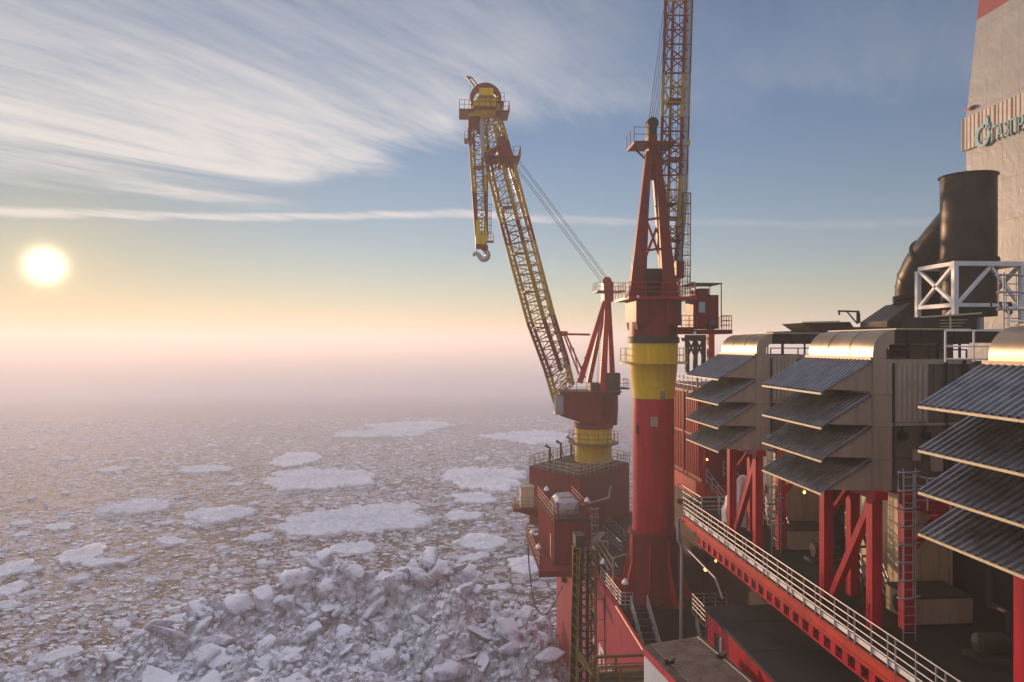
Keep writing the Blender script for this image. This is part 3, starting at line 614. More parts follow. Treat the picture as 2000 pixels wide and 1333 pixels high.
b = MB(); z = kz(645); b.rail([(cx1 + .1, cy0 - .4, z), (K(1413, 600).x, cy0 - .4, z), (K(1413, 600).x, cy1 + .2, z)], 1.0, sp=.5, r=.025); b.rail([(K(1318, 600).x, cy0 - .4, z), (cx0 - .05, cy0 - .4, z)], 1.0, sp=.7, r=.025); b.build('guard_rail', M_RED, CR)
b = MB()
for x in (cx0, cx1 + .2): b.bar((x, cy0, kz(578)), (x, cy0, kz(556)), .06); b.bar((x, cy1, kz(578)), (x, cy1, kz(556)), .06)
b.box(cx0 - .1, cx1 + .25, cy0 - .1, cy1 + .1, kz(557), kz(555)); b.bar((cx1 + .2, cy0, kz(640)), (cx1 + .2, cy0, kz(578)), .06); b.build('roof_frame', M_DARK, CR)
b = MB(); c = K(1391, 633, -1.3); b.lathe(c.x, c.y, [(.3, c.z - .3), (.36, c.z), (.2, c.z + .2), (.02, c.z + .25)], 16); b.build('searchlight', M_DARK, CR)
for px, py in ((1246, 580), (1357, 651)):
    b = MB(); c = K(px, py, -2.25); b.lathe(c.x, c.y, [(.02, c.z - .12), (.1, c.z - .05), (.1, c.z + .06), (.02, c.z + .1)], 10); b.build('floodlight', M_WHITE, CR)
for px, py, w, h_ in ((1267, 820, 12, 18), (1241, 836, 6, 16), (1308, 838, 6, 16), (1283, 770, 8, 16)):
    b = MB(); c = K(px, py); r = 1.5 if py > 778 else 1.56
    a = math.asin(max(-.97, min(.97, (c.x - kx) / r))); u = V((math.sin(a), -math.cos(a), 0)); tt = V((math.cos(a), math.sin(a), 0)); p = V((kx, KY, c.z)) + u * (r + .05)
    b.prism([p - tt * w / 2 * pxm * 1.1 - V((0, 0, h_ / 2 * pxm)), p + tt * w / 2 * pxm * 1.1 - V((0, 0, h_ / 2 * pxm)), p + tt * w / 2 * pxm * 1.1 + V((0, 0, h_ / 2 * pxm)), p - tt * w / 2 * pxm * 1.1 + V((0, 0, h_ / 2 * pxm))], u * -.2)
    b.build('hatch_cover', M_CLAD if px in (1267, 1283) else M_DARK, CR)
# ------------------------------------------------------------------ far corner block and far crane
FYn = 70.0; ZT = 23.2
bl = [V((12.1, 70, 0)), V((18.9, 78.6, 0)), V((14.7, 86.5, 0)), V((7.94, 77.3, 0))]
t = thing('corner_block', (12.1, 78, 17.7), 'dark red block at the hull corner carrying the far crane', 'block')
b = MB(); b.prism([V((p.x, p.y, 17.2)) for p in bl], (0, 0, ZT - 17.2)); b.build('wall', M_REDD, t)
b = MB(); ce = sum(bl, V((0, 0, 0))) / 4; b.prism([ce + (p - ce) * .985 + V((0, 0, ZT + .004)) for p in bl], (0, 0, .03)); b.build('top_deck', M_DECK, t)
b = MB(); b.rail([p + V((0, 0, ZT)) for p in (bl[0], bl[3], bl[2], bl[1], bl[0])], 1.1, sp=1.0, r=.035)
i1 = ce + (bl[0] - ce) * .75; b.rail([i1 + V((-2.5, 1.5, ZT)), i1 + V((0, 0, ZT)), i1 + V((3.5, 4, ZT))], 1.0, sp=.7, r=.03); b.build('guard_rail', M_CLAD, t)
b = MB(); q = bl[0].lerp(bl[3], .38); b.prism([q + V((-.7, -.35, 20.2)), q + V((-.1, -1.15, 20.2)), q + V((-.1, -1.15, 21.5)), q + V((-.7, -.35, 21.5))], (.25, .2, 0)); b.build('vent_hood', M_BLACK, t)
for f, hh in ((.28, 1.5), (.5, 1.7), (.72, 1.9)):
    p = bl[3].lerp(bl[2], f) + V((.6, -.2, ZT)); m_ = thing('deck_monitor', p, 'dark spray monitor on a post at the far block rail', 'monitor', 'spray monitors at the far block rail')
    b = MB(); b.tube(p, p + V((0, 0, hh)), .13, n=8); b.bar(p + V((.5, .2, 0)), p + V((0, 0, hh * .8)), .09); b.build('stand', M_DARK, m_)
    b = MB(); b.tube(p + V((.1, 0, hh)), p + V((-.55, 0, hh + .35)), .1, .15, n=8); b.build('nozzle', M_DARK, m_)
t = thing('side_platform', (7, 74, 19.6), 'small outboard platform with a beige locker hanging from the far block', 'platform')
b = MB(); b.box(5.9, 9.0, 72.8, 75.4, 19.45, 19.75); b.prism([(6.2, 73, 19.44), (9, 73, 19.44), (9, 73, 18.6)], (0, 2, 0)); b.build('floor_plate', M_REDD, t)
b = MB(); b.rail([(8.9, 72.9, 19.75), (6, 72.9, 19.75), (6, 75.3, 19.75)], 1.1, sp=.8, r=.03); b.build('guard_rail', M_CLAD, t)
b = MB(); b.box(6.7, 8.0, 73.4, 74.9, 19.752, 21.7); solo('locker', b, M_BEIGE, 'beige steel locker standing on the small outboard platform', 'locker')
b = MB(); b.box(7.34, 7.36, 73.385, 73.402, 19.8, 21.6); b.box(6.65, 8.05, 73.35, 74.95, 21.702, 21.76); b.v = [(x - 7.35, y - 74.15, z - 19.752) for x, y, z in b.v]; o = b.build('lid', M_CLAD, S.objects['locker'])
QY = 80.0
def Q(px, py, dy=0): return aY(px, py, QY + dy)
qx = Q(1159, 870).x; qz = lambda py: Q(1159, py).z
F = thing('pedestal_crane', (qx, QY, ZT), 'far crane with lattice boom leaning left and a hanging hook frame', 'crane', 'red and yellow deck cranes')
b = MB(); b.lathe(qx, QY, [(2.0, ZT), (2.0, qz(834))], 48); PD = b.build('pedestal', M_YEL, F)
b = MB(); ladder_mb(b, (qx - .1, QY - 2.06, ZT), (qx - .1, QY - 2.06, qz(870)), .4, (1, 0, 0)); b.build('ladder', M_YEL, PD)
b = MB(); b.lathe(qx, QY, [(2.0, qz(836)), (2.15, qz(835)), (2.15, qz(826)), (1.8, qz(825))], 48, False); b.build('slewing_ring', M_REDD, F)
b = MB(); b.ring(qx, QY, qz(866), qz(863), 1.95, 2.75, 28); b.build('walkway', M_OLIVE, F)
b = MB(); b.rail([(qx + 2.7 * math.cos(i * math.pi / 8), QY + 2.7 * math.sin(i * math.pi / 8), qz(863)) for i in range(16)], 1.05, rails=(1, .5), r=.03, sp=1, close=True); b.build('guard_rail', M_OLIVE, F)
b = MB(); b.prism([Q(1095, 765, -2.2), Q(1176, 765, -2.2), Q(1176, 832, -2.2), Q(1128, 824, -2.2), Q(1095, 813, -2.2)], (0, 4.4, 0)); b.lathe(Q(1187, 800).x, QY - .6, [(.9, qz(845) + .9), (1.0, qz(800)), (1.0, qz(750))], 24)
b.lathe(qx, QY, [(1.8, qz(826)), (1.75, qz(808))], 32); b.build('machine_house', M_REDD, F)
b = MB(); b.box(Q(1079, 780).x, Q(1094.5, 780).x, QY - 2.3, QY - .5, qz(806), qz(768)); CBF = b.build('operator_cab', M_CLAD, F)
b = MB(); b.box(Q(1080, 780).x, Q(1093, 780).x, QY - 2.34, QY - 2.305, qz(800), qz(772)); b.box(Q(1078.3, 780).x, Q(1078.9, 780).x, QY - 2.1, QY - .7, qz(800), qz(772)); b.build('window', M_GLASS, CBF)
b = MB(); z = qz(763); b.box(Q(1085, 764).x, Q(1205, 764).x, QY - 2.5, QY + 2.4, qz(764.5), qz(762.5)); b.build('machinery_platform', M_REDD, F)
b = MB(); b.rail([(Q(1176, 764).x, QY - 2.4, z), (Q(1100, 764).x, QY - 2.4, z), (Q(1100, 764).x, QY + 2.2, z)], 1.0, rails=(1, .5), sp=1, r=.025); zz = qz(757); b.rail([(Q(1205, 764).x, QY - 1.5, zz), (Q(1222, 764).x, QY - 1.5, zz), (Q(1222, 764).x, QY + 1, zz)], .95, rails=(1, .5), sp=.8, r=.025)
b.box(Q(1203, 764).x, Q(1223, 764).x, QY - 1.6, QY + 1.1, zz - .15, zz); b.build('guard_rail', M_REDD, F)
b = MB(); b.box(Q(1180, 760).x, Q(1204, 760).x, QY - 1.9, QY - .3, qz(770), qz(728)); b.box(Q(1150, 760).x, Q(1170, 760).x, QY - 1, QY + 1, qz(762), qz(748)); b.build('winch', M_DARK, F)
for (bx, by, tx, ty, dy, w) in ((1132, 748, 1181, 588, -1.3, .6), (1150, 750, 1184, 588, 1.4, .5), (1177, 766, 1186, 588, -1.3, .75), (1196, 745, 1189, 588, 1.3, .6)):
    s = MB(); s.bar(Q(bx, by, dy), Q(tx, ty, dy * .3), w, .5, .42); s.build('mast_leg', M_RED, F)
b = MB(); b.box(Q(1177, 570).x, Q(1195, 570).x, QY - .9, QY + .9, qz(590), qz(552)); b.tube(Q(1186, 550, -.8), Q(1186, 550, .8), .5, n=16); b.build('mast_head', M_RED, F)
b = MB(); b.box(Q(1162, 570).x, Q(1216, 570).x, QY - 1.3, QY + 1.3, qz(572), qz(569)); b.build('masthead_platform', M_REDD, F)
b = MB(); z = qz(569); x0, x1 = Q(1162, 570).x, Q(1216, 570).x; b.rail([(x0, QY + 1.2, z), (x0, QY - 1.2, z), (x1, QY - 1.2, z), (x1, QY + 1.2, z)], .85, rails=(1, .5), sp=.8, r=.025); b.build('guard_rail', M_REDD, F)
b = MB(); b.bar(Q(1098, 653, -1.2), Q(1152, 654, -1.2), .22); b.tube(Q(1095, 652, -1.3), Q(1108, 652, -1.3), .28, n=10); b.bar(Q(1106, 655, -1.2), Q(1143, 738, -1.2), .16); b.bar(Q(1102, 656, 1), Q(1133, 738, 1), .16); b.bar(Q(1116, 690, -1.2), Q(1112, 668, 1), .1); b.bar(Q(1128, 720, -1.2), Q(1120, 680, 1), .1); b.build('back_stop', M_RED, F)
b = MB(); ladder_mb(b, Q(1170, 760, 0), Q(1178, 600, 0), .45, (1, 0, 0)); b.build('ladder', M_CLAD, F)
# far boom (quadrilateral lattice; foot, knee, shoulder, tip)
def sec(l, r, py, py2=None, dl=1.4):
    py2 = py if py2 is None else py2
    return [Q(l, py, -dl), Q(r, py2, -dl), Q(r - 6, py2 - 2, dl), Q(l + 8, py - 2, dl)]
key = [sec(1083, 1120, 788, 752, 1.2), sec(1064, 1108, 722, 700), sec(1031, 1082, 632, 616), sec(1000, 1056, 520, 518), sec(957, 1006, 355, 326, 1.2), sec(941, 981, 262, 240, .9), sec(947, 968, 231, 229, .6)]
st = []; bay = [4, 5, 6, 8, 5, 2]
for a_, c_, n_ in zip(key[:-1], key[1:], bay): st += stations(a_, c_, n_)[:-1]
st.append(key[-1])
bdf = lambda i: 0 if i in (3, 4, 5, 6, 7, 8, 17, 18, 24, 25) else 1
lac = MB(); chs = [MB() for _ in range(4)]; lattice(lac, chs, st, .17, .06, bdf); BF = lac.build('boom', BAND, F)
for cm in chs: cm.build('chord', BAND, BF)
b = MB()
for i in range(3, len(st) - 3): m0 = (st[i][0] + st[i][1] + st[i][2] + st[i][3]) / 4; m1 = (st[i + 1][0] + st[i + 1][1] + st[i + 1][2] + st[i + 1][3]) / 4; b.use(bdf(i)).tube(m0 + V((.15, -.9, 0)), m1 + V((.15, -.9, 0)), .24, n=10, caps=False)
b.build('hose_pipe', BAND, BF)
b = MB()
for i in range(2, len(st) - 2): ladder_mb(b, (st[i][0] + st[i][2]) / 2 + V((-.3, 0, 0)), (st[i + 1][0] + st[i + 1][2]) / 2 + V((-.3, 0, 0)), .5, (1, 0, 0), sp=.4)
for i in (8, 12, 16, 20): c = (st[i][0] + st[i][2]) / 2; b.box(c.x - .9, c.x + .7, c.y - .7, c.y + .7, c.z - .06, c.z + .06); b.rail([(c.x - .9, c.y - .7, c.z), (c.x + .7, c.y - .7, c.z)], .9, rails=(1, .5), sp=.5, r=.02)
b.build('ladder', M_REDD, BF)
b = MB(); b.tube(Q(1116, 740, -.4), Q(972, 250, -.4), .14, n=8); b.build('hoist_rope', M_GALV, BF)
# shoulder housing where the pendants land
b = MB(); b.prism([Q(972, 268, -1.5), Q(986, 264, -1.5), Q(1004, 318, -1.5), Q(974, 318, -1.5)], (0, 3, 0)); b.bar(Q(950, 310, -1.5), Q(982, 278, -1.5), .4); b.bar(Q(950, 316, 0), Q(1004, 316, 0), .3, .5); b.box(Q(950, 316).x, Q(1014, 316).x, QY - 1.8, QY + 1.8, qz(318.5), qz(315.5)); SH = b.build('shoulder_housing', M_REDD, F)
b = MB(); z = qz(315); b.rail([(Q(1000, 316).x, QY - 1.7, z), (Q(1014, 316).x, QY - 1.7, z), (Q(1014, 316).x, QY + 1.7, z)], 1.0, rails=(1, .5), sp=.6, r=.025); b.build('guard_rail', M_REDD, SH)
b = MB()
b = None
for i, dy in enumerate((-.6, -.3, .3, .6)): b = MB(); b.tube(Q(1001 + (0, 3, 9, 12)[i], 320 - (0, 2, 6, 8)[i], dy), Q(1174 + (0, 4, 10, 13)[i], 551 - (0, 2, 5, 7)[i], dy), .03, n=6); b.build('pendant_rope', M_WIRE, F)
# boom head
HD = MB(); HD.prism([Q(914, 228, -1.1), Q(975, 220, -1.1), Q(976, 196, -1.1), Q(960, 184, -1.1), Q(937, 184, -1.1), Q(922, 205, -1.1)], (0, 2.0, 0)); HD.box(Q(935, 195).x, Q(962, 195).x, QY - 1.7, QY - 1.1 - .002, qz(202), qz(188)); HEAD = HD.build('boom_head', M_YEL, F)
def arch(cx_, cy_, r_, t_, y0_, dep, a0, a1, n=28):
    b = MB(); c = Q(cx_, cy_); vs = []; k = (Q(1100, 200) - Q(1000, 200)).x / 100
    for i in range(n + 1):
        a = a0 + (a1 - a0) * i / n
        for rr in (r_ * k, (r_ - t_) * k):
            for y in (y0_, y0_ + dep): vs.append((c.x + rr * math.cos(a), y, c.z + rr * math.sin(a)))
    b._add(vs, [f for i in range(n) for f in ((i * 4, i * 4 + 4, i * 4 + 5, i * 4 + 1), (i * 4 + 2, i * 4 + 3, i * 4 + 7, i * 4 + 6), (i * 4, i * 4 + 2, i * 4 + 6, i * 4 + 4), (i * 4 + 1, i * 4 + 5, i * 4 + 7, i * 4 + 3))]); return b
arch(948, 198, 30, 6, QY - .95, .35, -.5, math.pi + .35).build('rope_guard_arch', M_REDD, HEAD); arch(948, 198, 30, 6, QY + .3, .35, -.5, math.pi + .35).build('rope_guard_arch', M_REDD, HEAD)
b = MB(); b.bar(Q(936, 183), Q(912, 150), .16); b.bar(Q(942, 180, .8), Q(922, 153, .8), .16); b.bar(Q(912, 150), Q(922, 153, .8), .16); b.tube(Q(919, 165), Q(915, 220), .02, n=5); b.build('davit', M_OLIVE, HEAD)
b = MB(); b.tube(Q(948, 186, -1.15), Q(948, 186, .9), .55, n=18); b.build('sheave', M_DARK, HEAD)
b = MB(); z = qz(229); b.box(Q(897, 229).x, Q(925, 229).x, QY - 1.8, QY + 1.6, z - .16, z); b.box(Q(925, 229).x + .002, Q(968, 229).x, QY - 1.9, QY - 1.12, qz(224) - .15, qz(224)); b.box(Q(968, 229).x, Q(993, 229).x, QY - 1.6, QY + 1.6, z - .16, z); b.box(Q(968, 229).x, Q(983, 229).x, QY - 1.5, QY + 1.2, qz(211) - .12, qz(211)); b.build('head_platform', M_REDD, HEAD)
b = MB(); b.rail([(Q(925, 229).x, QY - 1.75, z), (Q(897, 229).x, QY - 1.75, z), (Q(897, 229).x, QY + 1.5, z)], .95, rails=(1, .5), sp=.6, r=.024); b.rail([(Q(970, 229).x, QY - 1.55, z), (Q(993, 229).x, QY - 1.55, z), (Q(993, 229).x, QY + 1.5, z)], .95, rails=(1, .5), sp=.6, r=.024); b.rail([(Q(925, 224).x, QY - 1.85, qz(224)), (Q(968, 224).x, QY - 1.85, qz(224))], .95, rails=(1, .5), sp=.6, r=.024); b.rail([(Q(968, 211).x, QY - 1.45, qz(211)), (Q(983, 211).x, QY - 1.45, qz(211))], .9, rails=(1, .5), sp=.4, r=.024); b.build('guard_rail', M_REDD, HEAD)
# hanging hook frame
b = MB(); b.prism([Q(914, 229, -.9), Q(938, 229, -.9), Q(938, 252, -.9), Q(931, 252, -.9), Q(930, 246, -.9), Q(921, 249, -.9), Q(921, 262, -.9), Q(915, 262, -.9)], (0, 1.8, 0)); HF = b.build('hook_frame', M_REDD, F)
st = stations([Q(930, 462, -.45), Q(952, 462, -.45), Q(950, 462, .45), Q(932, 462, .45)], [Q(915.5, 250, -.8), Q(938, 250, -.8), Q(952, 262, .8), Q(925, 262, .8)], 12)
lac = MB(); chs = [MB() for _ in range(4)]; lattice(lac, chs, st, .14, .05, lambda i: (0, 0, 0, 0, 0, 1, 1, 1, 1, 1, 0, 0)[i]); FR = lac.build('frame_lacing', BAND, HF)
for cm in chs: cm.build('chord', BAND, HF)
b = MB(); b.tube(Q(941, 236, -.9), Q(943.5, 308, -.9), .26, n=14); b.build('cylinder', M_GALV, HF)
b = MB(); b.tube(Q(944, 308, -.9), Q(946, 460, -.6), .04, n=6); b.tube(Q(942, 308, -.9), Q(941, 460, -.6), .04, n=6); b.build('hoist_rope', M_WIRE, HF)
b = MB(); ladder_mb(b, Q(955, 470, -.4), Q(956, 400, -.4), .4, (1, 0, 0)); cage_mb(b, Q(956, 455, -.4), Q(956, 400, -.4), .4, (1, 0, 0), (0, -1, 0), sp=.7); b.box(Q(950, 474).x, Q(964, 474).x, QY - .8, QY + .5, qz(476), qz(474.5)); b.rail([(Q(953, 474).x, QY - .75, qz(474.5)), (Q(963, 474).x, QY - .75, qz(474.5)), (Q(963, 474).x, QY + .4, qz(474.5))], .75, rails=(1, .5), sp=.3, r=.022); b.build('ladder', M_REDD, HF)
b = MB(); x0, x1 = Q(907, 282).x, Q(927, 282).x; b.box(x0, x1, QY - 1.1, QY + .7, qz(283.5), qz(281.5)); b.rail([(x1, QY - 1.05, qz(281.5)), (x0, QY - 1.05, qz(281.5)), (x0, QY + .6, qz(281.5))], .75, rails=(1, .5), sp=.4, r=.022); b.build('side_step', M_REDD, HF); b = MB(); x0, x1 = Q(924, 333).x, Q(946, 333).x; b.box(x0, x1, QY - 1.0, QY + .7, qz(334.5), qz(332.5)); b.build('side_step', M_REDD, HF)
b = MB(); b.prism([Q(929, 476, -.6), Q(949, 478, -.6), Q(953, 466, -.6), Q(950, 430, -.6), Q(945, 425, -.6), Q(944, 452, -.6), Q(938, 452, -.6), Q(937, 425, -.6), Q(929, 432, -.6)], (0, 1.2, 0)); b.build('hook_block', M_YEL, HF)
b = MB(); b.tube(Q(946, 484, -.5), Q(946, 484, .5), .42, n=14); b.box(Q(929, 480).x, Q(951, 480).x, QY - .4, QY + .4, qz(489), qz(478)); b.build('hook_swivel', M_REDD, HF)
def hk(a, r, cx_=945, cy_=499): k = (Q(1100, 500) - Q(1000, 500)).x / 100; c = Q(cx_, cy_, -.1); return V((c.x + r * k * math.cos(a), c.y, c.z + r * k * math.sin(a)))
pts = [hk(a, 8) for a in np.linspace(1.5, -2.6, 14)] + [Q(933, 497, -.1), Q(930, 494, -.1), Q(926, 496, -.1), Q(924, 501, -.1)]
b = MB(); b.sweep(pts, [.28, .28] + [.3] * 10 + [.28, .26, .24, .22, .22, .12], 12); b.build('hook', M_HOOK, HF)
# ------------------------------------------------------------------ cabin on the hull edge
cb = [(8.4, 61.2), (11.4, 61.2), (11.2, 70.0), (8.05, 70.0)]; ct, cbz = 21.3, 17.72
C = thing('deck_cabin', (9.8, 65.5, 17.7), 'boxy red ribbed cabin overhanging the hull edge with a railed roof', 'cabin')
b = MB(); b.prism([(x, y, cbz) for x, y in cb], (0, 0, ct - cbz)); b.build('wall', M_REDD, C)
b = MB()
for i in range(15): f = (i + .3) / 15; x = 8.4 - .35 * f; y = 61.2 + 8.8 * f; b.box(x - .07, x + .02, y, y + .14, cbz + .1, ct - .08)
b.build('rib', M_HULL, C)
b = MB(); b.prism([(x + (-.06 if x < 9 else .06), y + (-.06 if y < 65 else .06), ct + .002) for x, y in cb], (0, 0, .1)); b.build('roof', M_DECK, C)
b = MB(); b.box(8.28, 8.36, 62.6, 63.35, 17.8, 19.8); b.build('door', M_BEIGE, C)
b = MB(); b.box(8.30, 8.40, 61.7, 62.1, 18.5, 19.4); b.build('window', M_BLACK, C)
b = MB(); z = ct + .1; b.rail([(8.35, 61.15, z), (8.0, 70, z)], 1.05, sp=2.2, r=.035); b.rail([(11.45, 61.15, z), (11.25, 70, z)], 1.05, sp=2.2, r=.035); b.rail([(8.35, 61.15, z), (11.45, 61.15, z)], .5, rails=(1,), sp=1, r=.03); b.build('guard_rail', M_HULL, C)
b = MB(); ladder_mb(b, (11.75, 61.3, 17.7), (11.75, 61.3, ct + 1.1), .45, (1, 0, 0)); cage_mb(b, (11.75, 61.3, 19.5), (11.75, 61.3, ct + 1.0), .6, (1, 0, 0), (0, -1, 0), sp=.75); b.build('ladder', M_GALV, C)
t = thing('cabin_walkway', (7.7, 65, 17.5), 'narrow red walkway with rail along the outboard side of the red cabin', 'walkway')
b = MB(); b.box(7.0, 8.36, 59.9, 71, 17.35, 17.6); b.box(8.362, HX - .02, 59.9, 61.15, 17.35, 17.6); b.box(6.9, HX - .03, 59.7, 59.89, 17.1, 17.62); b.build('floor_plate', M_REDD, t)
b = MB(); b.rail([(8.3, 71, 17.6), (7.05, 71, 17.6), (7.05, 60, 17.6)], 1.15, sp=1.3, r=.045); b.build('guard_rail', M_REDD, t)
b = MB()
for y in (61, 63.5, 66, 68.5): b.prism([(7.02, y, 17.34), (HX - .02, y, 17.34), (HX - .02, y, 16.2)], (0, .15, 0))
b.build('bracket', M_REDD, t)
t = thing('covered_raft', (9.8, 64.6, ct + .1), 'bundle under shiny grey tarpaulin on the cabin roof', 'covered bundle')
b = MB(); n = 22; pr = [(1.28, 0), (1.3, .45), (1.22, .95), (.9, 1.25), (.4, 1.36), (.02, 1.38)]; vs = []
for r, z in pr:
    for i in range(n):
        a = 2 * math.pi * i / n; sq = (abs(math.cos(a)) ** 4 + abs(math.sin(a)) ** 4) ** -.25; q = r * sq * (1 + random.uniform(-.05, .05)); vs.append((9.8 + q * .85 * math.cos(a), 64.8 + q * 1.5 * math.sin(a), ct + .1 + z + random.uniform(-.04, .04)))
b._add(vs, [(j * n + i, j * n + (i + 1) % n, (j + 1) * n + (i + 1) % n, (j + 1) * n + i) for j in range(len(pr) - 1) for i in range(n)]); b.build('cover', M_TARPG, t)
b = MB()
for y in (63.6, 64.8, 66): b.path([(8.62, y, ct + .12), (8.68, y, ct + 1.1), (9.3, y, ct + 1.45), (10.3, y, ct + 1.45), (10.95, y, ct + 1.1), (10.98, y, ct + .12)], .035, 6)
b.build('strap', M_REDD, t)
# blue rope
pts = []
A_, B_ = aX(1033, 1075, 7.0), aX(1103, 1130, HX - .1)
A_ = V((7.0, 62.5, 17.4)); 
for i in range(22):
    f = i / 21; pts.append(A_.lerp(V((HX - .12, 76.5, 13.6)), f) + V((0, 0, -11.5 * math.sin(math.pi * f ** .8) * (1 - .15 * f))))
pts = [aY(px, py, Y) for px, py, Y in ((1031, 1062, 64), (1033, 1100, 66), (1038, 1150, 68), (1045, 1185, 70), (1054, 1198, 71), (1062, 1202, 72), (1072, 1196, 73), (1084, 1178, 74.5), (1095, 1152, 75.5), (1103, 1133, 76))]
b = MB(); b.path(pts, .06, 6); solo('mooring_rope', b, M_ROPE, 'slack blue rope hanging from cabin walkway to the hull side', 'rope')
b = MB(); c = aX(1103, 1131, HX - .15); b.box(c.x - .25, c.x + .13, c.y - .5, c.y + .5, c.z - .25, c.z + .25); b.tube(c + V((-.35, 0, 0)), c + V((0, 0, 0)), .3, n=10); solo('fairlead', b, M_BLACK, 'black rope fairlead on the red hull side below the cabin', 'fairlead')
# ------------------------------------------------------------------ lattice tower outboard of the hull and gangway
LY = 45.0
T = thing('lattice_tower', (8, LY, 6), 'olive lattice tower with yellow edged ladder outboard of the hull', 'tower')
def Lp(px, py, dy=0): return aY(px, py, LY + dy)
zt = Lp(1120, 1072).z
st = stations([(7.35, LY - .6, 4), (8.55, LY - .6, 4), (8.55, LY + .7, 4), (7.35, LY + .7, 4)], [(7.45, LY - .6, zt), (8.6, LY - .6, zt), (8.6, LY + .7, zt), (7.45, LY + .7, zt)], 20)
lac = MB(); chs = [MB() for _ in range(4)]; lattice(lac, chs, st, .085, .04, None); lac.build('lacing', M_DARK, T)
for cm in chs: cm.build('chord', M_OLIVE, T)
b = MB(); b.box(7.62, 7.85, LY - .3, LY + .3, 4, zt + .2); b.box(8.1, 8.3, LY - .1, LY + .3, 4, zt); b.build('pipe_riser', M_DARK, T)
b = MB(); xb, xt = Lp(1108.5, 1333).x, Lp(1116, 1065).x
p, q = V((xb - .12, LY - .72, 8)), V((xt, LY - .72, zt + .25)); p = q + (V((xb, LY - .72, 15.4)) - q) * 1.6
b.bar(p, q, .05, .08); b.bar(p + V((.42, 0, 0)), q + V((.4, 0, 0)), .06, .08)
for i in range(1, 22): c = p.lerp(q, i / 22); b.bar(c + V((0, 0, .35)), c + V((.41, 0, -.1)), .045)
b.build('ladder', mat('worn_yellow', (.34, .23, .03), .5, dirt=RUST, dirt_amt=.4), T)
b = MB(); b.prism([p + V((.03, .06, 0)), p + V((.4, .06, 0)), q + V((.38, .06, 0)), q + V((.03, .06, 0))], (0, .03, 0)); b.build('ladder_backing', M_BLACK, T)
b = MB(); b.box(7.4, 7.98, LY - .5, LY + .6, zt + .22, zt + .9); b.build('winch_box', M_DARK, T)
b = MB(); b.bar((xt - .05, LY - .75, zt + .3), (xt + .5, LY - .75, zt + .1), .1); b.build('top_bracket', M_OLIVE, T)
b = MB(); b.tube((9.15, LY - .5, 6), (9.2, LY - .5, zt - .4), .03, n=6)
for z_ in np.arange(8, zt - .5, 1.25): b.tube((8.6, LY - .5, z_), (9.17, LY - .5, z_), .02, n=5)
b.build('cable_ladder', M_DARK, T)
GW = thing('gangway', (10, 41.5, 17.2), 'dark steel gangway with top rails bridging from lattice tower to the hull', 'gangway')
gx0, gx1 = Lp(1160, 1290, -3.4).x, 11.19
z1 = aY(1200, 1283, 41.6).z; z0 = aY(1200, 1318, 41.6).z
b = MB(); b.bar((gx0, 41.6, z1), (gx1, 41.6, z1 + .05), .14); b.bar((gx0, 41.6, z0), (gx1, 41.6, z0 + .06), .26); b.bar((gx0, 40.3, z1), (gx1, 40.3, z1), .12); b.bar((gx0, 40.3, z0), (gx1, 40.3, z0), .24)
for x in (gx0, gx0 + 1.25, gx1 - .06): b.bar((x, 41.6, z0 + .14), (x, 41.6, z1 - .08), .16); b.bar((x, 40.3, z0 + .13), (x, 40.3, z1 - .07), .14)
for k in (.3, .6): b.tube((gx0, 41.6, z0 + (z1 - z0) * k), (gx1, 41.6, z0 + (z1 - z0) * k), .03, n=6)
b.build('side_frame', M_OLIVE, GW)
b = MB(); b.box(gx0, gx1, 40.43, 41.46, z0 - .16, z0 - .1)
for i in range(9): x = gx0 + .2 + i * .28; b.bar((x, 41.5, z0 - .2), (x + .2, 40.4, z0 - .2), .05)
b.build('floor_grating', M_DARK, GW)
b = MB(); b.bar((gx0 - .75, 42.6, z0 - .2), (gx0 + .1, 41.6, z1 - .1), .12); b.bar((gx0 - .75, 42.6, z0 + .9), (gx0 + .1, 41.6, z0), .16); b.bar((gx0 - .55, 44.4, z0), (gx0, 41.6, z0), .16); b.build('brace', M_OLIVE, GW)
# thin line over the bulwark
b = MB(); b.path([aX(1187, 1140, HX + .5), aX(1179, 1170, HX - .1), aX(1181, 1230, HX - .1), aX(1183, 1290, HX - .12)], .035, 5); solo('draft_line', b, M_DARK, 'thin grey line running over the bulwark down the red hull side', 'line')
# ------------------------------------------------------------------ white container and red house near the camera
cs = 14 / 12 * .98; ctz = 22.2
c0, c1, c2, c3 = [aZ(x, y, ctz) for x, y in ((1258, 1260), (1368, 1243), (1475, 1333), (1365, 1333))]
dl = (c2 - c1).normalized(); dw = (c1 - c0); Lc = 6.0
WC = thing('site_container', c0 - V((0, 0, 2.9)), 'white ribbed container with red top trim and slatted roof at the bottom edge', 'container')
def pr4(b, z0, z1, i0=0.0, o=0.0):
    a = dw.normalized(); l = dl
    b.prism([c0 - a * o - l * o + V((0, 0, z0)), c1 + a * o - l * o + V((0, 0, z0)), c1 + a * o + l * (Lc + o) + V((0, 0, z0)), c0 - a * o + l * (Lc + o) + V((0, 0, z0))], (0, 0, z1 - z0))
b = MB(); pr4(b, -2.7, -.42)
a = dw.normalized()
for i in range(46): p = c0 - a * .02 + dl * (.1 + i * .13) + V((0, 0, -2.6)); b.prism([p, p + dl * .06, p + dl * .06 + V((0, 0, 2.1)), p + V((0, 0, 2.1))], a * .03)
b.build('wall', M_WHITE, WC)
b = MB(); pr4(b, -.418, -.1, o=.06); b.build('trim', mat('trim_red', (.5, .03, .04), .4), WC)
b = MB(); pr4(b, -2.9, -2.702, o=.05); b.build('base_frame', M_REDD, WC)
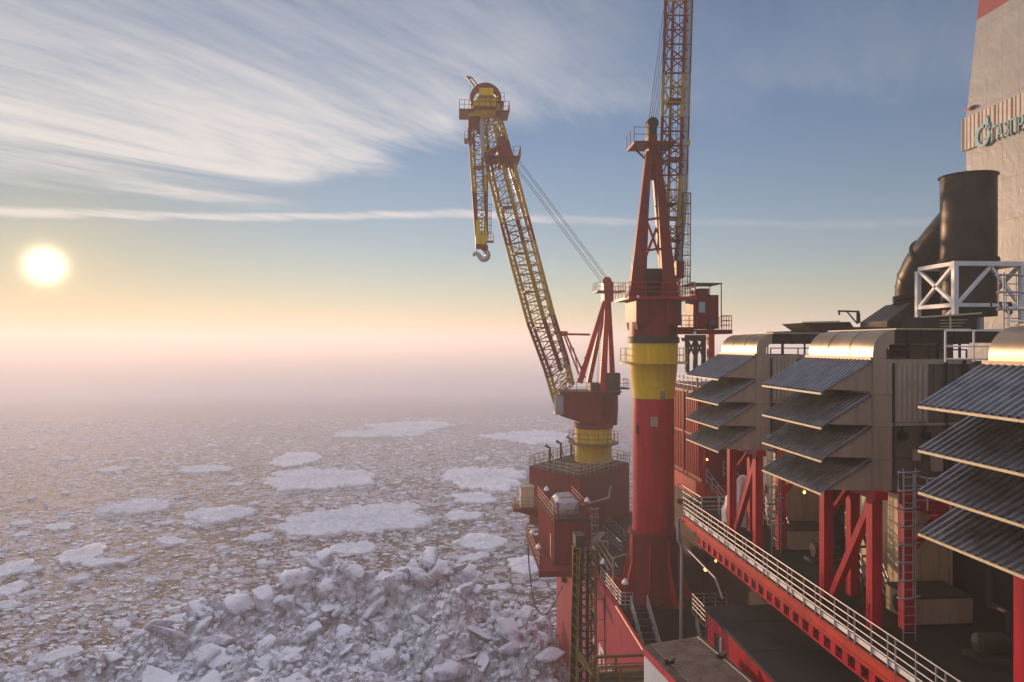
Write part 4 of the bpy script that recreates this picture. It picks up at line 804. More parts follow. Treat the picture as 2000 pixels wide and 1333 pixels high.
b = MB(); pr4(b, -.098, -.03, o=.06); b.build('roof', mat('worn_roof_edge', (.06, .045, .04), .7, dirt=(.16, .12, .10), dirt_amt=.5), WC)
b = MB(); w_ = dw.length
for i in range(40): p = c0 + dl * (.06 + i * .148) + a * .32 + V((0, 0, -.028)); b.prism([p, p + a * (w_ - .62), p + a * (w_ - .62) + dl * .085, p + dl * .085], (0, 0, .06))
b.build('roof_slat', mat('slat_steel', (.27, .20, .165), .55, metal=.3, dirt=(.1, .07, .05), dirt_amt=.5), WC)
b = MB(); p = c1 - a * .2 + V((0, 0, -.03)); b.prism([p, p + a * .06, p + a * .06 + dl * Lc, p + dl * Lc], (0, 0, .05)); b.build('roof_pipe', M_BEIGE, WC)
for p in (c0 + a * .3 + dl * 2.1, c1 - a * .25 + dl * 2.4): b = MB(); b.prism([p + V((-.2, -.12, -.02)), p + V((.2, -.12, -.02)), p + V((.2, -.12, .12)), p + V((.25, -.12, .3)), p + V((.0, -.12, .12)), p + V((-.2, -.12, .14))], (0, .22, 0)); b.build('lifting_lug', M_BLACK, WC)
b = MB(); b.prism([c0 - a * .1 + V((0, 0, -3.4)), c1 + V((0, 0, -3.4)), c1 + dl * Lc + V((0, 0, -3.4)), c0 - a * .1 + dl * Lc + V((0, 0, -3.4))], (0, 0, .49)); b.v = b.v
for f in (.2, .9): p = c1 - a * .3 + dl * Lc * f; b.bar(V((p.x, p.y, 14.7)), V((p.x, p.y, ctz - 3.41)), .3)
solo('container_stool', b, M_DARK, 'dark steel stool carrying the white container over the hull edge', 'support')
hz = 22.8; ha = aZ(1375, 1182, hz); hw, hl = 4.4, 12.5
RH = thing('red_house', (ha.x, ha.y, 14.7), 'red deckhouse with flat dark roof below the walkway', 'deckhouse')
b = MB(); b.box(ha.x + .12, ha.x + hw, ha.y - hl, ha.y - .1, 14.71, hz - .22); b.build('wall', M_RED, RH)
b = MB(); b.box(ha.x, ha.x + hw + .1, ha.y - hl - .1, ha.y, hz - .218, hz - .06)
for i in range(3): b.box(ha.x + .1, ha.x + hw, ha.y - 2.2 - i * 3.35, ha.y - 2.17 - i * 3.35, hz - .06 + .001, hz - .045)
b.build('roof', M_ROOF, RH)
b = MB(); y_ = ha.y - 1.3; b.box(ha.x + .07, ha.x + .118, y_ - .8, y_, hz - 2.2, hz - .9); W = b.build('window', M_BLACK, RH)
b = MB(); b.box(ha.x + .04, ha.x + .117, y_ - .9, y_ - .802, hz - 2.25, hz - .85); b.build('frame', M_WHITE, W)
# ------------------------------------------------------------------ deck fittings by the near crane
t = thing('drain_pipe', (13.8, 44.3, 14.7), 'tall cranked grey pipe from the walkway corner down to the deck', 'pipe')
pp = aY(1325, 1060, 44.3); b = MB(); b.path([aY(1325, 1012, 44.3), aY(1325, 1055, 44.3), aY(1332, 1068, 44.3), V((aY(1332, 1068, 44.3).x - .08, 44.3, 14.7))], .11, 12); b.build('pipe', M_GALV, t)
rails = [('silver guard rail along the hull edge beyond the lattice tower', [aZ(1166, 1135, 17.7) + V((.3, 0, 0)), aZ(1205, 1189, 17.7) + V((.3, 0, 0))], M_GALV, 4),
         ('silver guard rail across the front of the landing by the crane base', [aZ(1207, 1189, 17.7), aZ(1236, 1189, 17.7)], M_GALV, 4),
         ('dull red guard rail right of the stairs at the crane base', [aZ(1264, 1188, 17.7), aZ(1286, 1188, 17.7)], M_REDD, 3),
         ('grey pipe rail between cabin and near crane column', [aZ(1178, 1050, 17.7), aZ(1216, 1086, 17.7)], M_GALV, 3),
         ('pale guard rail behind the cabin roof ladder', [aZ(1178, 1018, 17.7), aZ(1224, 1066, 17.7)], M_GALV, 3)]
for l, pts, m_, nr in rails:
    t = thing('guard_rail', pts[0], l, 'guard rail', None)
    b = MB(); b.rail(pts, 1.1, rails=tuple((i + 1) / nr for i in range(nr)), sp=50, r=.03, posts=False); b.build('rail', m_, t)
    L = (pts[1] - pts[0]).length; n = max(2, int(L / 1.3))
    for i in range(n + 1):
        c = pts[0].lerp(pts[1], i / n); b = MB(); b.tube(c, c + V((0, 0, 1.1)), .035, n=6); b.build('post', m_, t)
stair('deck_stair', (12.75, 50.25, 17.68), (12.75, 45.0, 14.72), (1.15, 0, 0), 'steep steel stairs with silver handrails below the near crane base')
stair('deck_stair', (16.6, 47.4, 17.4), (16.6, 44.6, 14.72), (1.6, 0, 0), 'dim steel stairs in the shadow under the walkway')
t = thing('mezzanine', (16, 45, 18.9), 'small shadowed platform with silver rails below the far end of the walkway', 'platform')
b = MB(); b.box(15.1, 17.55, 43.5, 46.2, 18.9, 19.02); b.build('floor_plate', M_DECK, t)
b = MB(); b.rail([(17.4, 46.1, 19.02), (15.15, 46.1, 19.02), (15.15, 43.6, 19.02)], 1.1, rails=(1, .75, .5, .25), sp=.8); b.build('guard_rail', M_GALV, t)
for q_ in ((15.2, 43.6), (15.2, 46.0)): b = MB(); b.bar((*q_, 14.71), (*q_, 18.9), .14); b.build('post', M_MAROON, t)
stair('mezzanine_stair', (15.9, 43.4, 19.0), (15.9, 40.6, 16.2), (.9, 0, 0), 'dim stairs with silver handrails going down from the small shadowed platform')
b = MB(); b.path([(11.9, 63.5, 17.7), (11.9, 63.5, 18.9), (13.3, 63.2, 18.9), (13.3, 63.2, 17.7)], .13, 10); solo('pipe_loop', b, M_CLAD, 'bent grey pipe hoop on deck between cabin ladder and crane column', 'pipe')
b = MB(); b.path([(12.3, 56.3, 17.7), (12.3, 56.3, 19.5), (13.9, 57.4, 19.5), (13.9, 57.4, 17.7)], .11, 10); solo('pipe_loop', b, M_CLAD, 'bent grey pipe hoop right beside the near crane base', 'pipe')
b = MB()
for k in range(3): b.path([(12.2 + k * .35, 57.5, 18.2 + k * .1), (12.4 + k * .35, 66, 18.2 + k * .1), (13.6 + k * .2, 68, 18.5)], .09, 8)
for y in (58, 61, 64): b.box(12.1, 13.3, y, y + .12, 17.66, 18.1)
solo('pipe_run', b, M_CLAD, 'run of grey pipes on deck between the cabin and the near crane', 'pipes')
b = MB(); b.path([(11.6, 69.3, 20.7), (13.8, 70.8, 20.8), (15.2, 71.8, 20.9), (15.5, 72.2, 22.0)], .1, 8); b.path([(11.8, 69, 20.1), (13.2, 70.4, 20.1), (13.4, 70.6, 17.7)], .08, 8); solo('pipe_run', b, M_CLAD, 'thin grey pipes crossing the dark face of the far corner block', 'pipes')
t = thing('hose_box', (0, 0, 0), 'small orange hose box on the hull edge near the crane base', 'box'); c = aZ(1208, 1162, 17.7); t.location = c; ORG[t.name] = c
b = MB(); b.prism([c + V((-.45, -.3, 0)), c + V((.35, -.3, 0)), c + V((.35, -.3, .95)), c + V((-.45, -.3, 1.35))], (0, .7, 0)); b.build('case', M_ORNG, t)
b = MB(); b.bar(c + V((.38, -.35, .98)), c + V((-.48, -.35, 1.4)), .06, .06); b.build('lid_edge', M_REDD, t)
# deck lamps
lp = [(1178, 1135, 17.7), (1221, 1178, 17.7), (1267, 1176, 17.7)]
proto = None
LAMPL = ['dome lamp on a post behind the hull edge guard rail', 'dome lamp on a post left of the stairs by the crane base', 'dome lamp on a post right of the stairs by the crane base', 'dome lamp at the left front of the cabin roof', 'dome lamp at the right front corner of the cabin roof', 'dome lamp on the far left corner of the cabin roof', 'dome lamp on the middle of the cabin walkway rail', 'dome lamp on the far end of the cabin walkway rail']
spots = [aZ(*p) for p in lp] + [V((8.75, 61.6, ct + .1)), V((11.2, 61.6, ct + .1)), V((8.4, 66.6, ct + .1)), V((7.1, 61.6, 17.6)), V((7.1, 66.4, 17.6))]
for i, (p, l) in enumerate(zip(spots, LAMPL)):
    if proto is None:
        proto = thing('deck_lamp', p, l, 'lamp', 'dome lamps on posts around the deck')
        b = MB(); b.tube(p, p + V((0, 0, 1.35)), .07, n=8); b.build('post', M_REDD, proto)
        b = MB(); z = p.z + 1.35; b.lathe(p.x, p.y, [(.02, z - .02), (.24, z), (.24, z + .1), (.14, z + .26), (.1, z + .3), (.02, z + .42)], 14); b.build('lamp_dome', M_WHITE, proto)
    else:
        c = copy_tree(proto); c.location = p; c['label'] = l
em = bpy.data.materials.new('lamp_glow'); t_, N, L = nt(em); N['Principled BSDF'].inputs['Emission Color'].default_value = (1, .5, .08, 1); N['Principled BSDF'].inputs['Emission Strength'].default_value = 6
t = thing('bulkhead_lamp', (0, 0, 0), 'small lit amber lamp in the dark recess under the walkway', 'lamp'); c = aY(1378, 1112, 46); t.location = c; ORG[t.name] = c
b = MB(); b.lathe(c.x, c.y, [(.02, c.z - .14), (.1, c.z - .08), (.1, c.z + .08), (.02, c.z + .14)], 12); b.build('globe', em, t)
b = MB(); b.bar(c + V((0, .05, .14)), c + V((0, 3.9, .2)), .05); b.build('arm', M_DARK, t)
for px, py, Y_, l in ((1381, 898, 49.6, 'small lit amber lamp on the dark end wall of the red ribbed module'), (1571, 962, 33.0, 'small lit amber lamp in the dark bay under the middle filter house'), (1398, 1096, 44.2, 'small lit amber lamp beside the slanting silver conduit')):
    t = thing('bulkhead_lamp', aY(px, py, Y_), l, 'lamp'); c = aY(px, py, Y_)
    b = MB(); b.lathe(c.x, c.y, [(.02, c.z - .07), (.055, c.z - .04), (.055, c.z + .04), (.02, c.z + .07)], 12); b.build('globe', em, t)
    b = MB(); b.bar(c + V((0, .02, .09)), c + V((0, .12, .3)), .06); b.build('arm', M_DARK, t)
b = MB(); b.path([aY(1322, 1052, 50), aY(1398, 1130, 44), aY(1412, 1170, 43)], .07, 8); solo('pipe_run', b, M_GALV, 'silver conduit slanting through the dark recess under the walkway', 'pipe')
# ------------------------------------------------------------------ exhaust stack, its frame and roof works
SY = 40.6; SX = aY(1891, 450, SY).x; SR = (aY(1939, 450, SY).x - aY(1843, 450, SY).x) / 2 * .96
def SP(px, py, dy=0): return aY(px, py, SY + dy)
ST = thing('exhaust_stack', (SX, SY, 36.9), 'broad sooty black exhaust stack with a slanting branch pipe', 'chimney')
zs0, zs1 = SP(1890, 612).z - .2, SP(1890, 346).z
b = MB(); b.lathe(SX, SY, [(SR, zs0), (SR, zs1)], 48); b.lathe(SX, SY, [(SR - .06, zs1), (SR - .06, zs0)], 48); b.ring(SX, SY, zs1, zs1 + .05, SR - .06, SR + .1, 48); b.build('shaft', M_STACK, ST)
b = MB(); z = SP(1890, 512).z; b.ring(SX, SY, z, z + .06, SR + .002, SR + .14, 48); b.ring(SX, SY, z + .12, z + .17, SR + .002, SR + .12, 48); b.build('flange', M_STACK, ST)
pts = [SP(1876, 418, .3), SP(1849, 456, 1.5), SP(1822, 496, 2.6), SP(1808, 520, 3.4), SP(1798, 545, 3.9), SP(1795, 562, 4.2), SP(1794, 582, 4.3)]
b = MB(); b.sweep(pts, [.95, 1.08, 1.22, 1.28, 1.34, 1.36, 1.36], 32); b.build('branch_pipe', M_STACK, ST)
b = MB(); p, q = pts[2], pts[3]; d = (q - p).normalized(); b.tube(p, p + d * .08, 1.36, n=32); b.build('flange', M_STACK, ST)
for i_, r_ in ((4, 1.365), (5, 1.385)): b = MB(); d = (pts[i_ + 1] - pts[i_ - 1]).normalized(); b.tube(pts[i_] - d * .03, pts[i_] + d * .03, r_, n=32); b.build('seam_band', M_STACK, ST)
for z_ in (.3, .52, .75): b = MB(); zz_ = zs0 + (zs1 - zs0) * z_; b.ring(SX, SY, zz_, zz_ + .035, SR + .001, SR + .018, 48); b.build('seam_band', M_STACK, ST)
b = MB(); c = SP(1794, 586, 4.3)
for k in range(4): b.lathe(c.x, c.y, [(1.4, c.z + .25 - k * .14), (1.5 + .04 * (k % 2), c.z + .18 - k * .14), (1.4, c.z + .11 - k * .14)], 32)
b.build('bellows', M_BLACK, ST)
b = MB(); zt_, zb_ = c.z - .28, SP(1794, 640, 4.3).z
vs = [(c.x + 1.36 * sx, c.y + 1.36 * sy, zt_) for sx, sy in ((-1, -1), (1, -1), (1, 1), (-1, 1))] + [(c.x + 3.0 * sx, c.y + 1.5 * sy, zb_ + .35) for sx, sy in ((-1, -1), (1, -1), (1, 1), (-1, 1))] + [(c.x + 3.0 * sx, c.y + 1.5 * sy, zb_ - .5) for sx, sy in ((-1, -1), (1, -1), (1, 1), (-1, 1))]
b._add(vs, [(0, 1, 2, 3)] + [(k, k + 4, (k + 1) % 4 + 4, (k + 1) % 4) for k in range(4)] + [(k + 4, k + 8, (k + 1) % 4 + 8, (k + 1) % 4 + 4) for k in range(4)])
for k in range(8): b.box(c.x - 2.7 + k * .7, c.x - 2.6 + k * .7, c.y - 1.57, c.y - 1.505, zb_ - .5, zb_ + .35)
b.build('transition_hood', M_CLADD, ST)
fy0 = 39.0; fx0 = aY(1865, 550, fy0).x; fx1 = aY(1996, 550, fy0).x; fy1 = aX(1793, 550, fx0).y
ft, fm, fb = aY(1865, 515, 39).z, aY(1865, 596, 39).z, aY(1865, 640, 39).z
WF = thing('stack_frame', (28.2, 40.6, fb), 'white braced steel frame around the exhaust stack', 'steel frame')
for x, y in ((fx0, fy0), (fx1, fy0), (fx0, fy1), (fx1, fy1)):
    b = MB(); b.box(x - .13, x + .13, y - .13, y + .13, fb - .6, ft - .13); b.build('post', M_WHITE, WF)
b = MB(); e = .128
for z in (ft, fm): b.box(fx0 - .13, fx1 + 2.2 if z == ft else fx1 - e, fy0 - .12, fy0 + .12, z - e, z + e) if z == ft else b.box(fx0 + e + .002, fx1 - e - .002, fy0 - .1, fy0 + .1, z - .1, z + .1)
for z in (ft, fm): b.box(fx0 - .11, fx0 + .11, fy0 + .14, fy1 - .14, z - .11, z + .11); b.box(fx1 - .11, fx1 + .11, fy0 + .14, fy1 - .14, z - .11, z + .11); b.box(fx0 + .12, fx1 - .12, fy1 - .1, fy1 + .1, z - .1, z + .1)
b.build('beam', M_WHITE, WF)
mxx = (fx0 + fx1) / 2 + .1
for p, q in (((fx0 + .1, fy0, fm), (mxx, fy0, ft - .15)), ((fx1 - .1, fy0, fm), (mxx, fy0, ft - .15)), ((fx0, fy0 + .1, fm + .1), (fx0, fy1 - .1, ft - .1)), ((fx0, fy1 - .1, fm), (fx0, fy0 + .1, ft - .1)), ((fx0 + .1, fy0, fm - .1), (fx0 - .0, fy0 + 1.8, fb)), ((fx1, fy0 + .1, ft), (fx1, fy1, fm))):
    b = MB(); b.bar(p, q, .19, .16); b.build('brace', M_WHITE, WF)
# roof works: dark deck between hall and stack
t = thing('roof_platform', (27, 42, 36.2), 'dark louvred roof platform under the exhaust stack', 'platform')
zr = aY(1700, 640, 38).z
b = MB(); b.box(20.4, 38, 37.2, 47, 36.06, zr - .1); b.build('deck', M_CLADD, t)
b = MB()
for x in np.arange(20.6, 26, .8): b.box(x, x + .08, 37.1, 37.198, 36.02, zr)
b.box(20.4, 26.2, 37.05, 37.2, zr - .098, zr + .0); b.build('rib', M_CLADD, t)
b = MB(); p = [aY(1567, 631, 38), aY(1660, 629, 38), aY(1672, 646, 38), aY(1592, 648, 38)]; b.prism(p, (0, 2.5, 0)); b.build('side_hood', M_CLADD, t)
b = MB(); b.bar(aY(1566, 630, 37.95), aY(1640, 628, 37.95), .06); b.build('hood_trim', M_BEIGE, t)
b = MB(); p = [aY(1800, 620, 37), aY(1915, 612, 37), aY(1896, 642, 37), aY(1800, 642, 37)]; b.prism(p, (0, 1.6, 0)); b.build('louvre_box', M_CLADD, t)
b = MB(); b.bar(aY(1798, 620, 36.95), aY(1917, 612, 36.95), .08, .08)
for k in range(3): b.bar(aY(1836, 626 + k * 6, 36.95), aY(1890 - k * 6, 625 + k * 6, 36.95), .03)
b.bar(aY(1856, 620, 36.9), aY(1856, 645, 36.9), .07); b.build('louvre_trim', M_BEIGE, t)
for (px, py, l) in ((1675, 627, 'small dark davit on the roof left of the exhaust stack'), (1972, 610, 'small davit on the roof in front of the white tower')):
    t = thing('roof_davit', aY(px, py + 5, 37.5), l, 'davit', None)
    b = MB(); P = lambda dx, dy: aY(px + dx, py + dy, 37.5)
    b.bar(P(0, 6), P(0, -18), .09); b.bar(P(4, 4), P(3, -16), .07); b.build('post', M_DARK, t)
    b = MB(); b.bar(P(3, -18), P(-38, -19), .09); b.bar(P(-2, 4), P(-20, -17), .06); b.build('arm', M_DARK, t)
    b = MB(); b.tube(P(-36, -18), P(-36, -11), .05, n=6); b.build('hook', M_DARK, t)
t = thing('roof_house', (25.5, 44, 33.8), 'sunlit cream roof house seen below the roof ducts', 'building')
b = MB(); xa, xb_, xc = [aY(q_, 680, 43.2).x for q_ in (1728, 1778, 1862)]; b.box(xb_, xc, 43.2, 46, 33.9, 35.98); b.build('wall', M_BEIGE, t)
b = MB(); b.box(xa, xb_ - .05, 43.2, 46, 33.9, 35.95); b.build('side_wing', M_ORNG, t)
t = thing('roof_handrail', (18.3, 21, 35.4), 'white roof handrail and ladder hoop left of the nearest elbow duct', 'guard rail')
b = MB(); b.rail([(17.4, 22.3, 35.42), (15.5, 22.3, 35.42)], 1.0, rails=(1, .5, .1), sp=.9, r=.03); b.rail([(16.2, 20.5, 36.5), (20, 20.5, 36.5)], .55, rails=(1, .3), sp=.6, r=.03); b.build('rail', M_WHITE, t)
# ------------------------------------------------------------------ white tower with emblem
TX = 40.0
TW = thing('derrick_tower', (TX, 45, 25), 'tall pale sheeted tower with a red top and ribbed logo band', 'tower')
def TP(px, py): return aX(px, py, TX)
e0, e1, e2, e3 = TP(1890, 640), TP(1887, 232), TP(1908, 40), TP(1913, -14)
yn = 22.0
b = MB(); zr0 = e2.z
b.prism([(TX, e0.y, 24), (TX, yn, 24), (TX, yn, zr0), (TX, e2.y, zr0), (TX, e1.y, e1.z), (TX, e1.y, e1.z - 4), (TX, e0.y, e1.z - 4.1)], (14, 0, 0)); b.build('sheeting', M_TOWER, TW)
b = MB(); b.prism([(TX - .004, e2.y, zr0 + .002), (TX - .004, yn, zr0 + .002), (TX - .004, yn, e3.z), (TX - .004, e3.y, e3.z)], (13.9, 0, 0)); b.build('red_cap', M_TRED, TW)
bz1, bz0 = TP(1885, 233).z, TP(1885, 296).z; by = TP(1884, 260).y
b = MB(); b.box(TX - .2, TX - .02, yn, by, bz0, bz1)
y = by - .05; i = 0
b.use(1)
while y > yn:
    w = .09 if i % 4 else .2
    b.box(TX - .215, TX - .201, y - w, y, bz0 + .01, bz1 - .01); y -= .42; i += 1
b.use(2).box(TX - .23, TX - .05, by + .002, by + .05, bz0, bz1)
b.build('ribbed_band', [mat('band_panel', (.5, .43, .39), .5), M_DARK, M_CLAD], TW)
b = MB(); c = TP(1896, 214); b.prism([c + V((-.35, .3, -.1)), c + V((-.35, -.4, -.05)), c + V((0, -.5, .1)), c + V((0, .3, .05))], (0, 0, .12)); b.build('bird_spike', M_RED, TW).name = 'lamp_bracket'
def TB(px, py): return aX(px, py, TX - .235)
def zmid(py): return TP(1920, py).z
# emblem: a C-like ring with a flame, built as flat sheet metal in tower-plane units
cy_, cz_ = TB(1919, 262).y, TB(1919, 262).z
u = (TB(1903, 262).y - TB(1935, 262).y) / 32 ; v = (bz1 - bz0) / 60
def em_poly(b, pts): b.prism([(TX - .29, cy_ - dx * u, cz_ + dz * v) for dx, dz in pts], (.06, 0, 0))
b = MB(); n = 22; out = []; inn = []
for i in range(n + 1):
    a = math.radians(62 + i * (270 / n)); out.append((15 * math.cos(a), 20 * math.sin(a) - 4))
    inn.append((1.5 + 9.5 * math.cos(a), 14.5 * math.sin(a) - 4))
for i in range(n): em_poly(b, [out[i], out[i + 1], inn[i + 1], inn[i]])
em_poly(b, [(2, -7), (15.5, -5), (15.5, -10), (12, -13), (2, -12)])
em_poly(b, [(3, 12), (7, 20), (8.5, 30), (12, 22), (12.5, 13), (9, 7), (4, 7)])
em_poly(b, [(9.5, 4), (13, 9), (14.5, 15), (15, 7), (12.5, 1)])
b.build('emblem', M_TEAL, TW)
try:
    cu = bpy.data.curves.new('wordmark', 'FONT'); cu.body = 'ГАЗПРОМ'; cu.size = 1; cu.extrude = .012; cu.offset = .004
    to = bpy.data.objects.new('wordmark', cu); COL.objects.link(to); bpy.context.view_layer.update()
    me = bpy.data.meshes.new_from_object(to.evaluated_get(bpy.context.evaluated_depsgraph_get())); bpy.data.objects.remove(to)
    a = np.array([v_.co[:] for v_ in me.vertices]); a[:, 0] -= a[:, 0].min(); hh = a[:, 1].max() - a[:, 1].min(); a[:, 1] -= a[:, 1].min()
    s0 = TB(1937, 285); zb = zmid(0); H_ = v * 27; Wd = H_ / hh * .66
    l0z = cz_ - 20.5 * v
    for v_, (x, y_, z_) in zip(me.vertices, a): v_.co = (TX - .25 + z_ * 1.2 - ORG[TW.name].x, s0.y - x * Wd - ORG[TW.name].y, l0z + y_ / hh * H_ - ORG[TW.name].z)
    me.materials.clear(); me.materials.append(M_TEAL); wo = bpy.data.objects.new('wordmark', me); COL.objects.link(wo); wo.parent = TW
except Exception as ex: print('text failed', ex)
# ------------------------------------------------------------------ ice
def chunk(seed, flat=1.0, cuts=15, soft=False):
    rnd = random.Random(seed)
    import bmesh
    bm = bmesh.new(); bmesh.ops.create_icosphere(bm, subdivisions=2, radius=1)
    for v_ in bm.verts: v_.co *= .95 + .12 * mnoise.noise(v_.co * 1.3 + V((seed, 0, 0)))
    for i in range(cuts):
        nrm = V((rnd.gauss(0, 1), rnd.gauss(0, 1), rnd.gauss(0, 1))).normalized(); d = rnd.uniform(.42, .78)
        r = bmesh.ops.bisect_plane(bm, geom=bm.verts[:] + bm.edges[:] + bm.faces[:], plane_co=nrm * d, plane_no=nrm, clear_outer=True)
        ed = [e for e in r['geom_cut'] if isinstance(e, bmesh.types.BMEdge)]
        if ed:
            try: bmesh.ops.edgeloop_fill(bm, edges=ed)
            except Exception: pass
    if soft:
        bmesh.ops.dissolve_limit(bm, angle_limit=.06, verts=bm.verts[:], edges=bm.edges[:])
        bmesh.ops.triangulate(bm, faces=bm.faces[:]); bmesh.ops.subdivide_edges(bm, edges=bm.edges[:], cuts=2, use_grid_fill=True)
        for _ in range(2): bmesh.ops.smooth_vert(bm, verts=bm.verts[:], factor=.4, use_axis_x=True, use_axis_y=True, use_axis_z=True)
        for v_ in bm.verts: v_.co *= 1.08 + .10 * mnoise.noise(v_.co * 2.6 + V((seed * 2, 1, 0))) + .05 * mnoise.noise(v_.co * 7 + V((seed, 0, 4)))
    s = V((rnd.uniform(.75, 1.3), rnd.uniform(.75, 1.3), rnd.uniform(.55, .95) * flat))
    for v_ in bm.verts: v_.co = V((v_.co.x * s.x, v_.co.y * s.y, v_.co.z * s.z))
    bm.normal_update(); vs = np.array([v_.co[:] for v_ in bm.verts]); bm.verts.index_update(); fs = [[v_.index for v_ in f.verts] for f in bm.faces]; bm.free(); return vs, fs
PROT = [chunk(i) for i in range(12)]
def rotm(r):
    a, b_, c = r.uniform(0, 6.28), r.uniform(-.6, .6), r.uniform(-.6, .6)
    ca, sa, cb_, sb, cc, sc = math.cos(a), math.sin(a), math.cos(b_), math.sin(b_), math.cos(c), math.sin(c)
    return np.array([[ca, -sa, 0], [sa, ca, 0], [0, 0, 1]]) @ np.array([[cb_, 0, sb], [0, 1, 0], [-sb, 0, cb_]]) @ np.array([[1, 0, 0], [0, cc, -sc], [0, sc, cc]])
CREST = [(-60, 76, .8), (-47, 80, 1.9), (-34, 84, 3.7), (-27, 88, 5.3), (-22.5, 90, 7.2), (-17, 92, 9.4), (-14, 92, 9.0), (-9.5, 92, 6.9), (-3, 92, 8.4), (1, 92, 7.6), (3.7, 90, 6.0), (7, 88, 4.9), (12.5, 85, 5.0)]
CRX = np.array([c[0] for c in CREST]); CRY = np.array([c[1] for c in CREST]); CRZ = np.array([c[2] for c in CREST])
def fbm(x, y, s, o=5): return mnoise.fractal(V((x * s, y * s, 3.3)), .9, 2.1, o)
def pile(x, y):
    yc = np.interp(x, CRX, CRY); zc = np.interp(x, CRX, CRZ)
    if y > yc: r = zc - (y - yc) * .95
    else: r = zc * (.24 + .76 * math.exp(-((yc - y) / 3.6) ** 2))
    m1 = 8.2 * math.exp(-(((x - 1.2) / 6.0) ** 2 + ((y - 79) / 4.6) ** 2)); m2 = 5.6 * math.exp(-(((x - 7.5) / 6) ** 2 + ((y - 76) / 8) ** 2)); m3 = 3.9 * math.exp(-(((x + 16) / 14) ** 2 + ((y - 72) / 7) ** 2)); m4 = 4.2 * math.exp(-(((x + 2) / 11) ** 2 + ((y - 67) / 6) ** 2))
    z = max(r, m1, m2, m3, m4)
    if y < 70: z *= max(0, 1 - (70 - y) / 22)
    k = min(1, max(0, z) / 2.5)
    return z + k * (2.7 * fbm(x, y, .19) + 1.4 * (abs(fbm(x + 40, y, .4)) - .3) + .5 * fbm(x, y + 9, 1.2, 3)) - .15
xs = np.arange(-62, HX + .2, .3); ys = np.arange(56, 104, .3)
vs = [(float(x), float(y), float(pile(x, y))) for y in ys for x in xs]; nx = len(xs)
fs = [(j * nx + i, j * nx + i + 1, (j + 1) * nx + i + 1, (j + 1) * nx + i) for j in range(len(ys) - 1) for i in range(nx - 1)]
fs = [f for f in fs if max(vs[i][2] for i in f) > -.05]
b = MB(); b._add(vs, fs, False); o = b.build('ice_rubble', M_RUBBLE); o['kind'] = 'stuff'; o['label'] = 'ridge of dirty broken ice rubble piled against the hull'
rnd = random.Random(3)
av, af_, off = [], [], 0
cnt = 0
while cnt < 8000:
    x, y = rnd.uniform(-55, HX - .4), rnd.uniform(60, 97); z = pile(x, y)
    if z < .5: continue
    v_, f_ = PROT[rnd.randrange(12)]; s = .13 + .52 * rnd.random() ** 3
    if x + s > HX: continue
    w = v_ @ rotm(rnd).T * s + np.array([x, y, z + s * .3]); av.append(w); af_ += [[i + off for i in f] for f in f_]; off += len(w); cnt += 1
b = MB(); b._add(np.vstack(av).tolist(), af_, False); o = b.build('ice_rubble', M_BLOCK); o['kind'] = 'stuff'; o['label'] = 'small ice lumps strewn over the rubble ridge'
meshes = []
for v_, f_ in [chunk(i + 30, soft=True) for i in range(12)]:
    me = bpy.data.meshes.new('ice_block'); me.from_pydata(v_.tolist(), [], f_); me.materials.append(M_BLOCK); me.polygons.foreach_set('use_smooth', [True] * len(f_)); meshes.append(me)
def block(x, y, s, lab, grp, rr, dz=.35, sc=None):
    o = bpy.data.objects.new('ice_block', meshes[rr.randrange(12)]); COL.objects.link(o); z = pile(x, y)
    o.location = (x, y, z + s * dz); o.rotation_euler = (rr.uniform(-.6, .6), rr.uniform(-.6, .6), rr.uniform(0, 6.28)); o.scale = sc or (s, s, s)
    return tag(o, lab, 'ice block', grp)
def on_pile(px, py):
    d = ray(px, py); t = 50
    while t < 120:
        x, y, z = d[0] * t, d[1] * t, CZ + d[2] * t
        if z < pile(x, y): return x, y
        t += .1
    return d[0] * 90, d[1] * 90
big = [(640, 1108, .9, 'narrow ice slab standing on end at the top of the ridge', (.35, .9, 1.5)), (635, 1165, 1.7, 'large smooth white block below the ridge top', None), (645, 1198, 1.9, 'flat topped ice slab in the trough behind the front mound', (2, 1.3, .8)), (690, 1135, 2.3, 'broad white block under the ridge top right of the upright slab', (2.7, 1.8, 1.2)), (755, 1138, 1.6, 'tilted slab leaning at the dark gap in the ridge', (.9, 1.6, 1.7)), (915, 1138, 2.0, 'square pale block at the right end of the ridge top', (1.8, 1.5, 1.6)), (1022, 1212, 1.3, 'clean white block left of the hull by the rope', (1.1, 1.2, 1.4)), (1055, 1228, 1.5, 'clean white wedge block touching the hull side', (1.5, 1.2, 1.3)), (865, 1263, 1.2, 'angular white slab on the front mound', (1.4, .8, .9)), (790, 1260, 1.2, 'pale block at left of the front mound', None), (860, 1300, .9, 'upright pink tinged block near the bottom edge', (.7, .7, 1.2)), (1075, 1285, 1.2, 'pale lump low beside the hull near the bottom edge', (1.4, .9, .6)), (610, 1245, 1.3, 'rounded block in the trough left of the front mound', None), (460, 1190, 1.9, 'round lump at the left shoulder of the ridge', None), (340, 1245, 1.6, 'long ice slab on the low left tail of the ridge', (2.8, .9, .7)), (450, 1280, 1.3, 'pointed grey block on the shaded left slope', (1, .8, 1.5)), (820, 1205, 1.5, 'pale boulder at the foot of the ridge right of the trough', (1.1, 1.3, 1.5)), (570, 1140, 1.9, 'lumpy white block high on the left shoulder', None)]
rb = random.Random(11)
for px, py, s, l, sc in big: x, y = on_pile(px, py); block(x, y, s, l, 'ice blocks on the rubble ridge', rb, .3, sc)
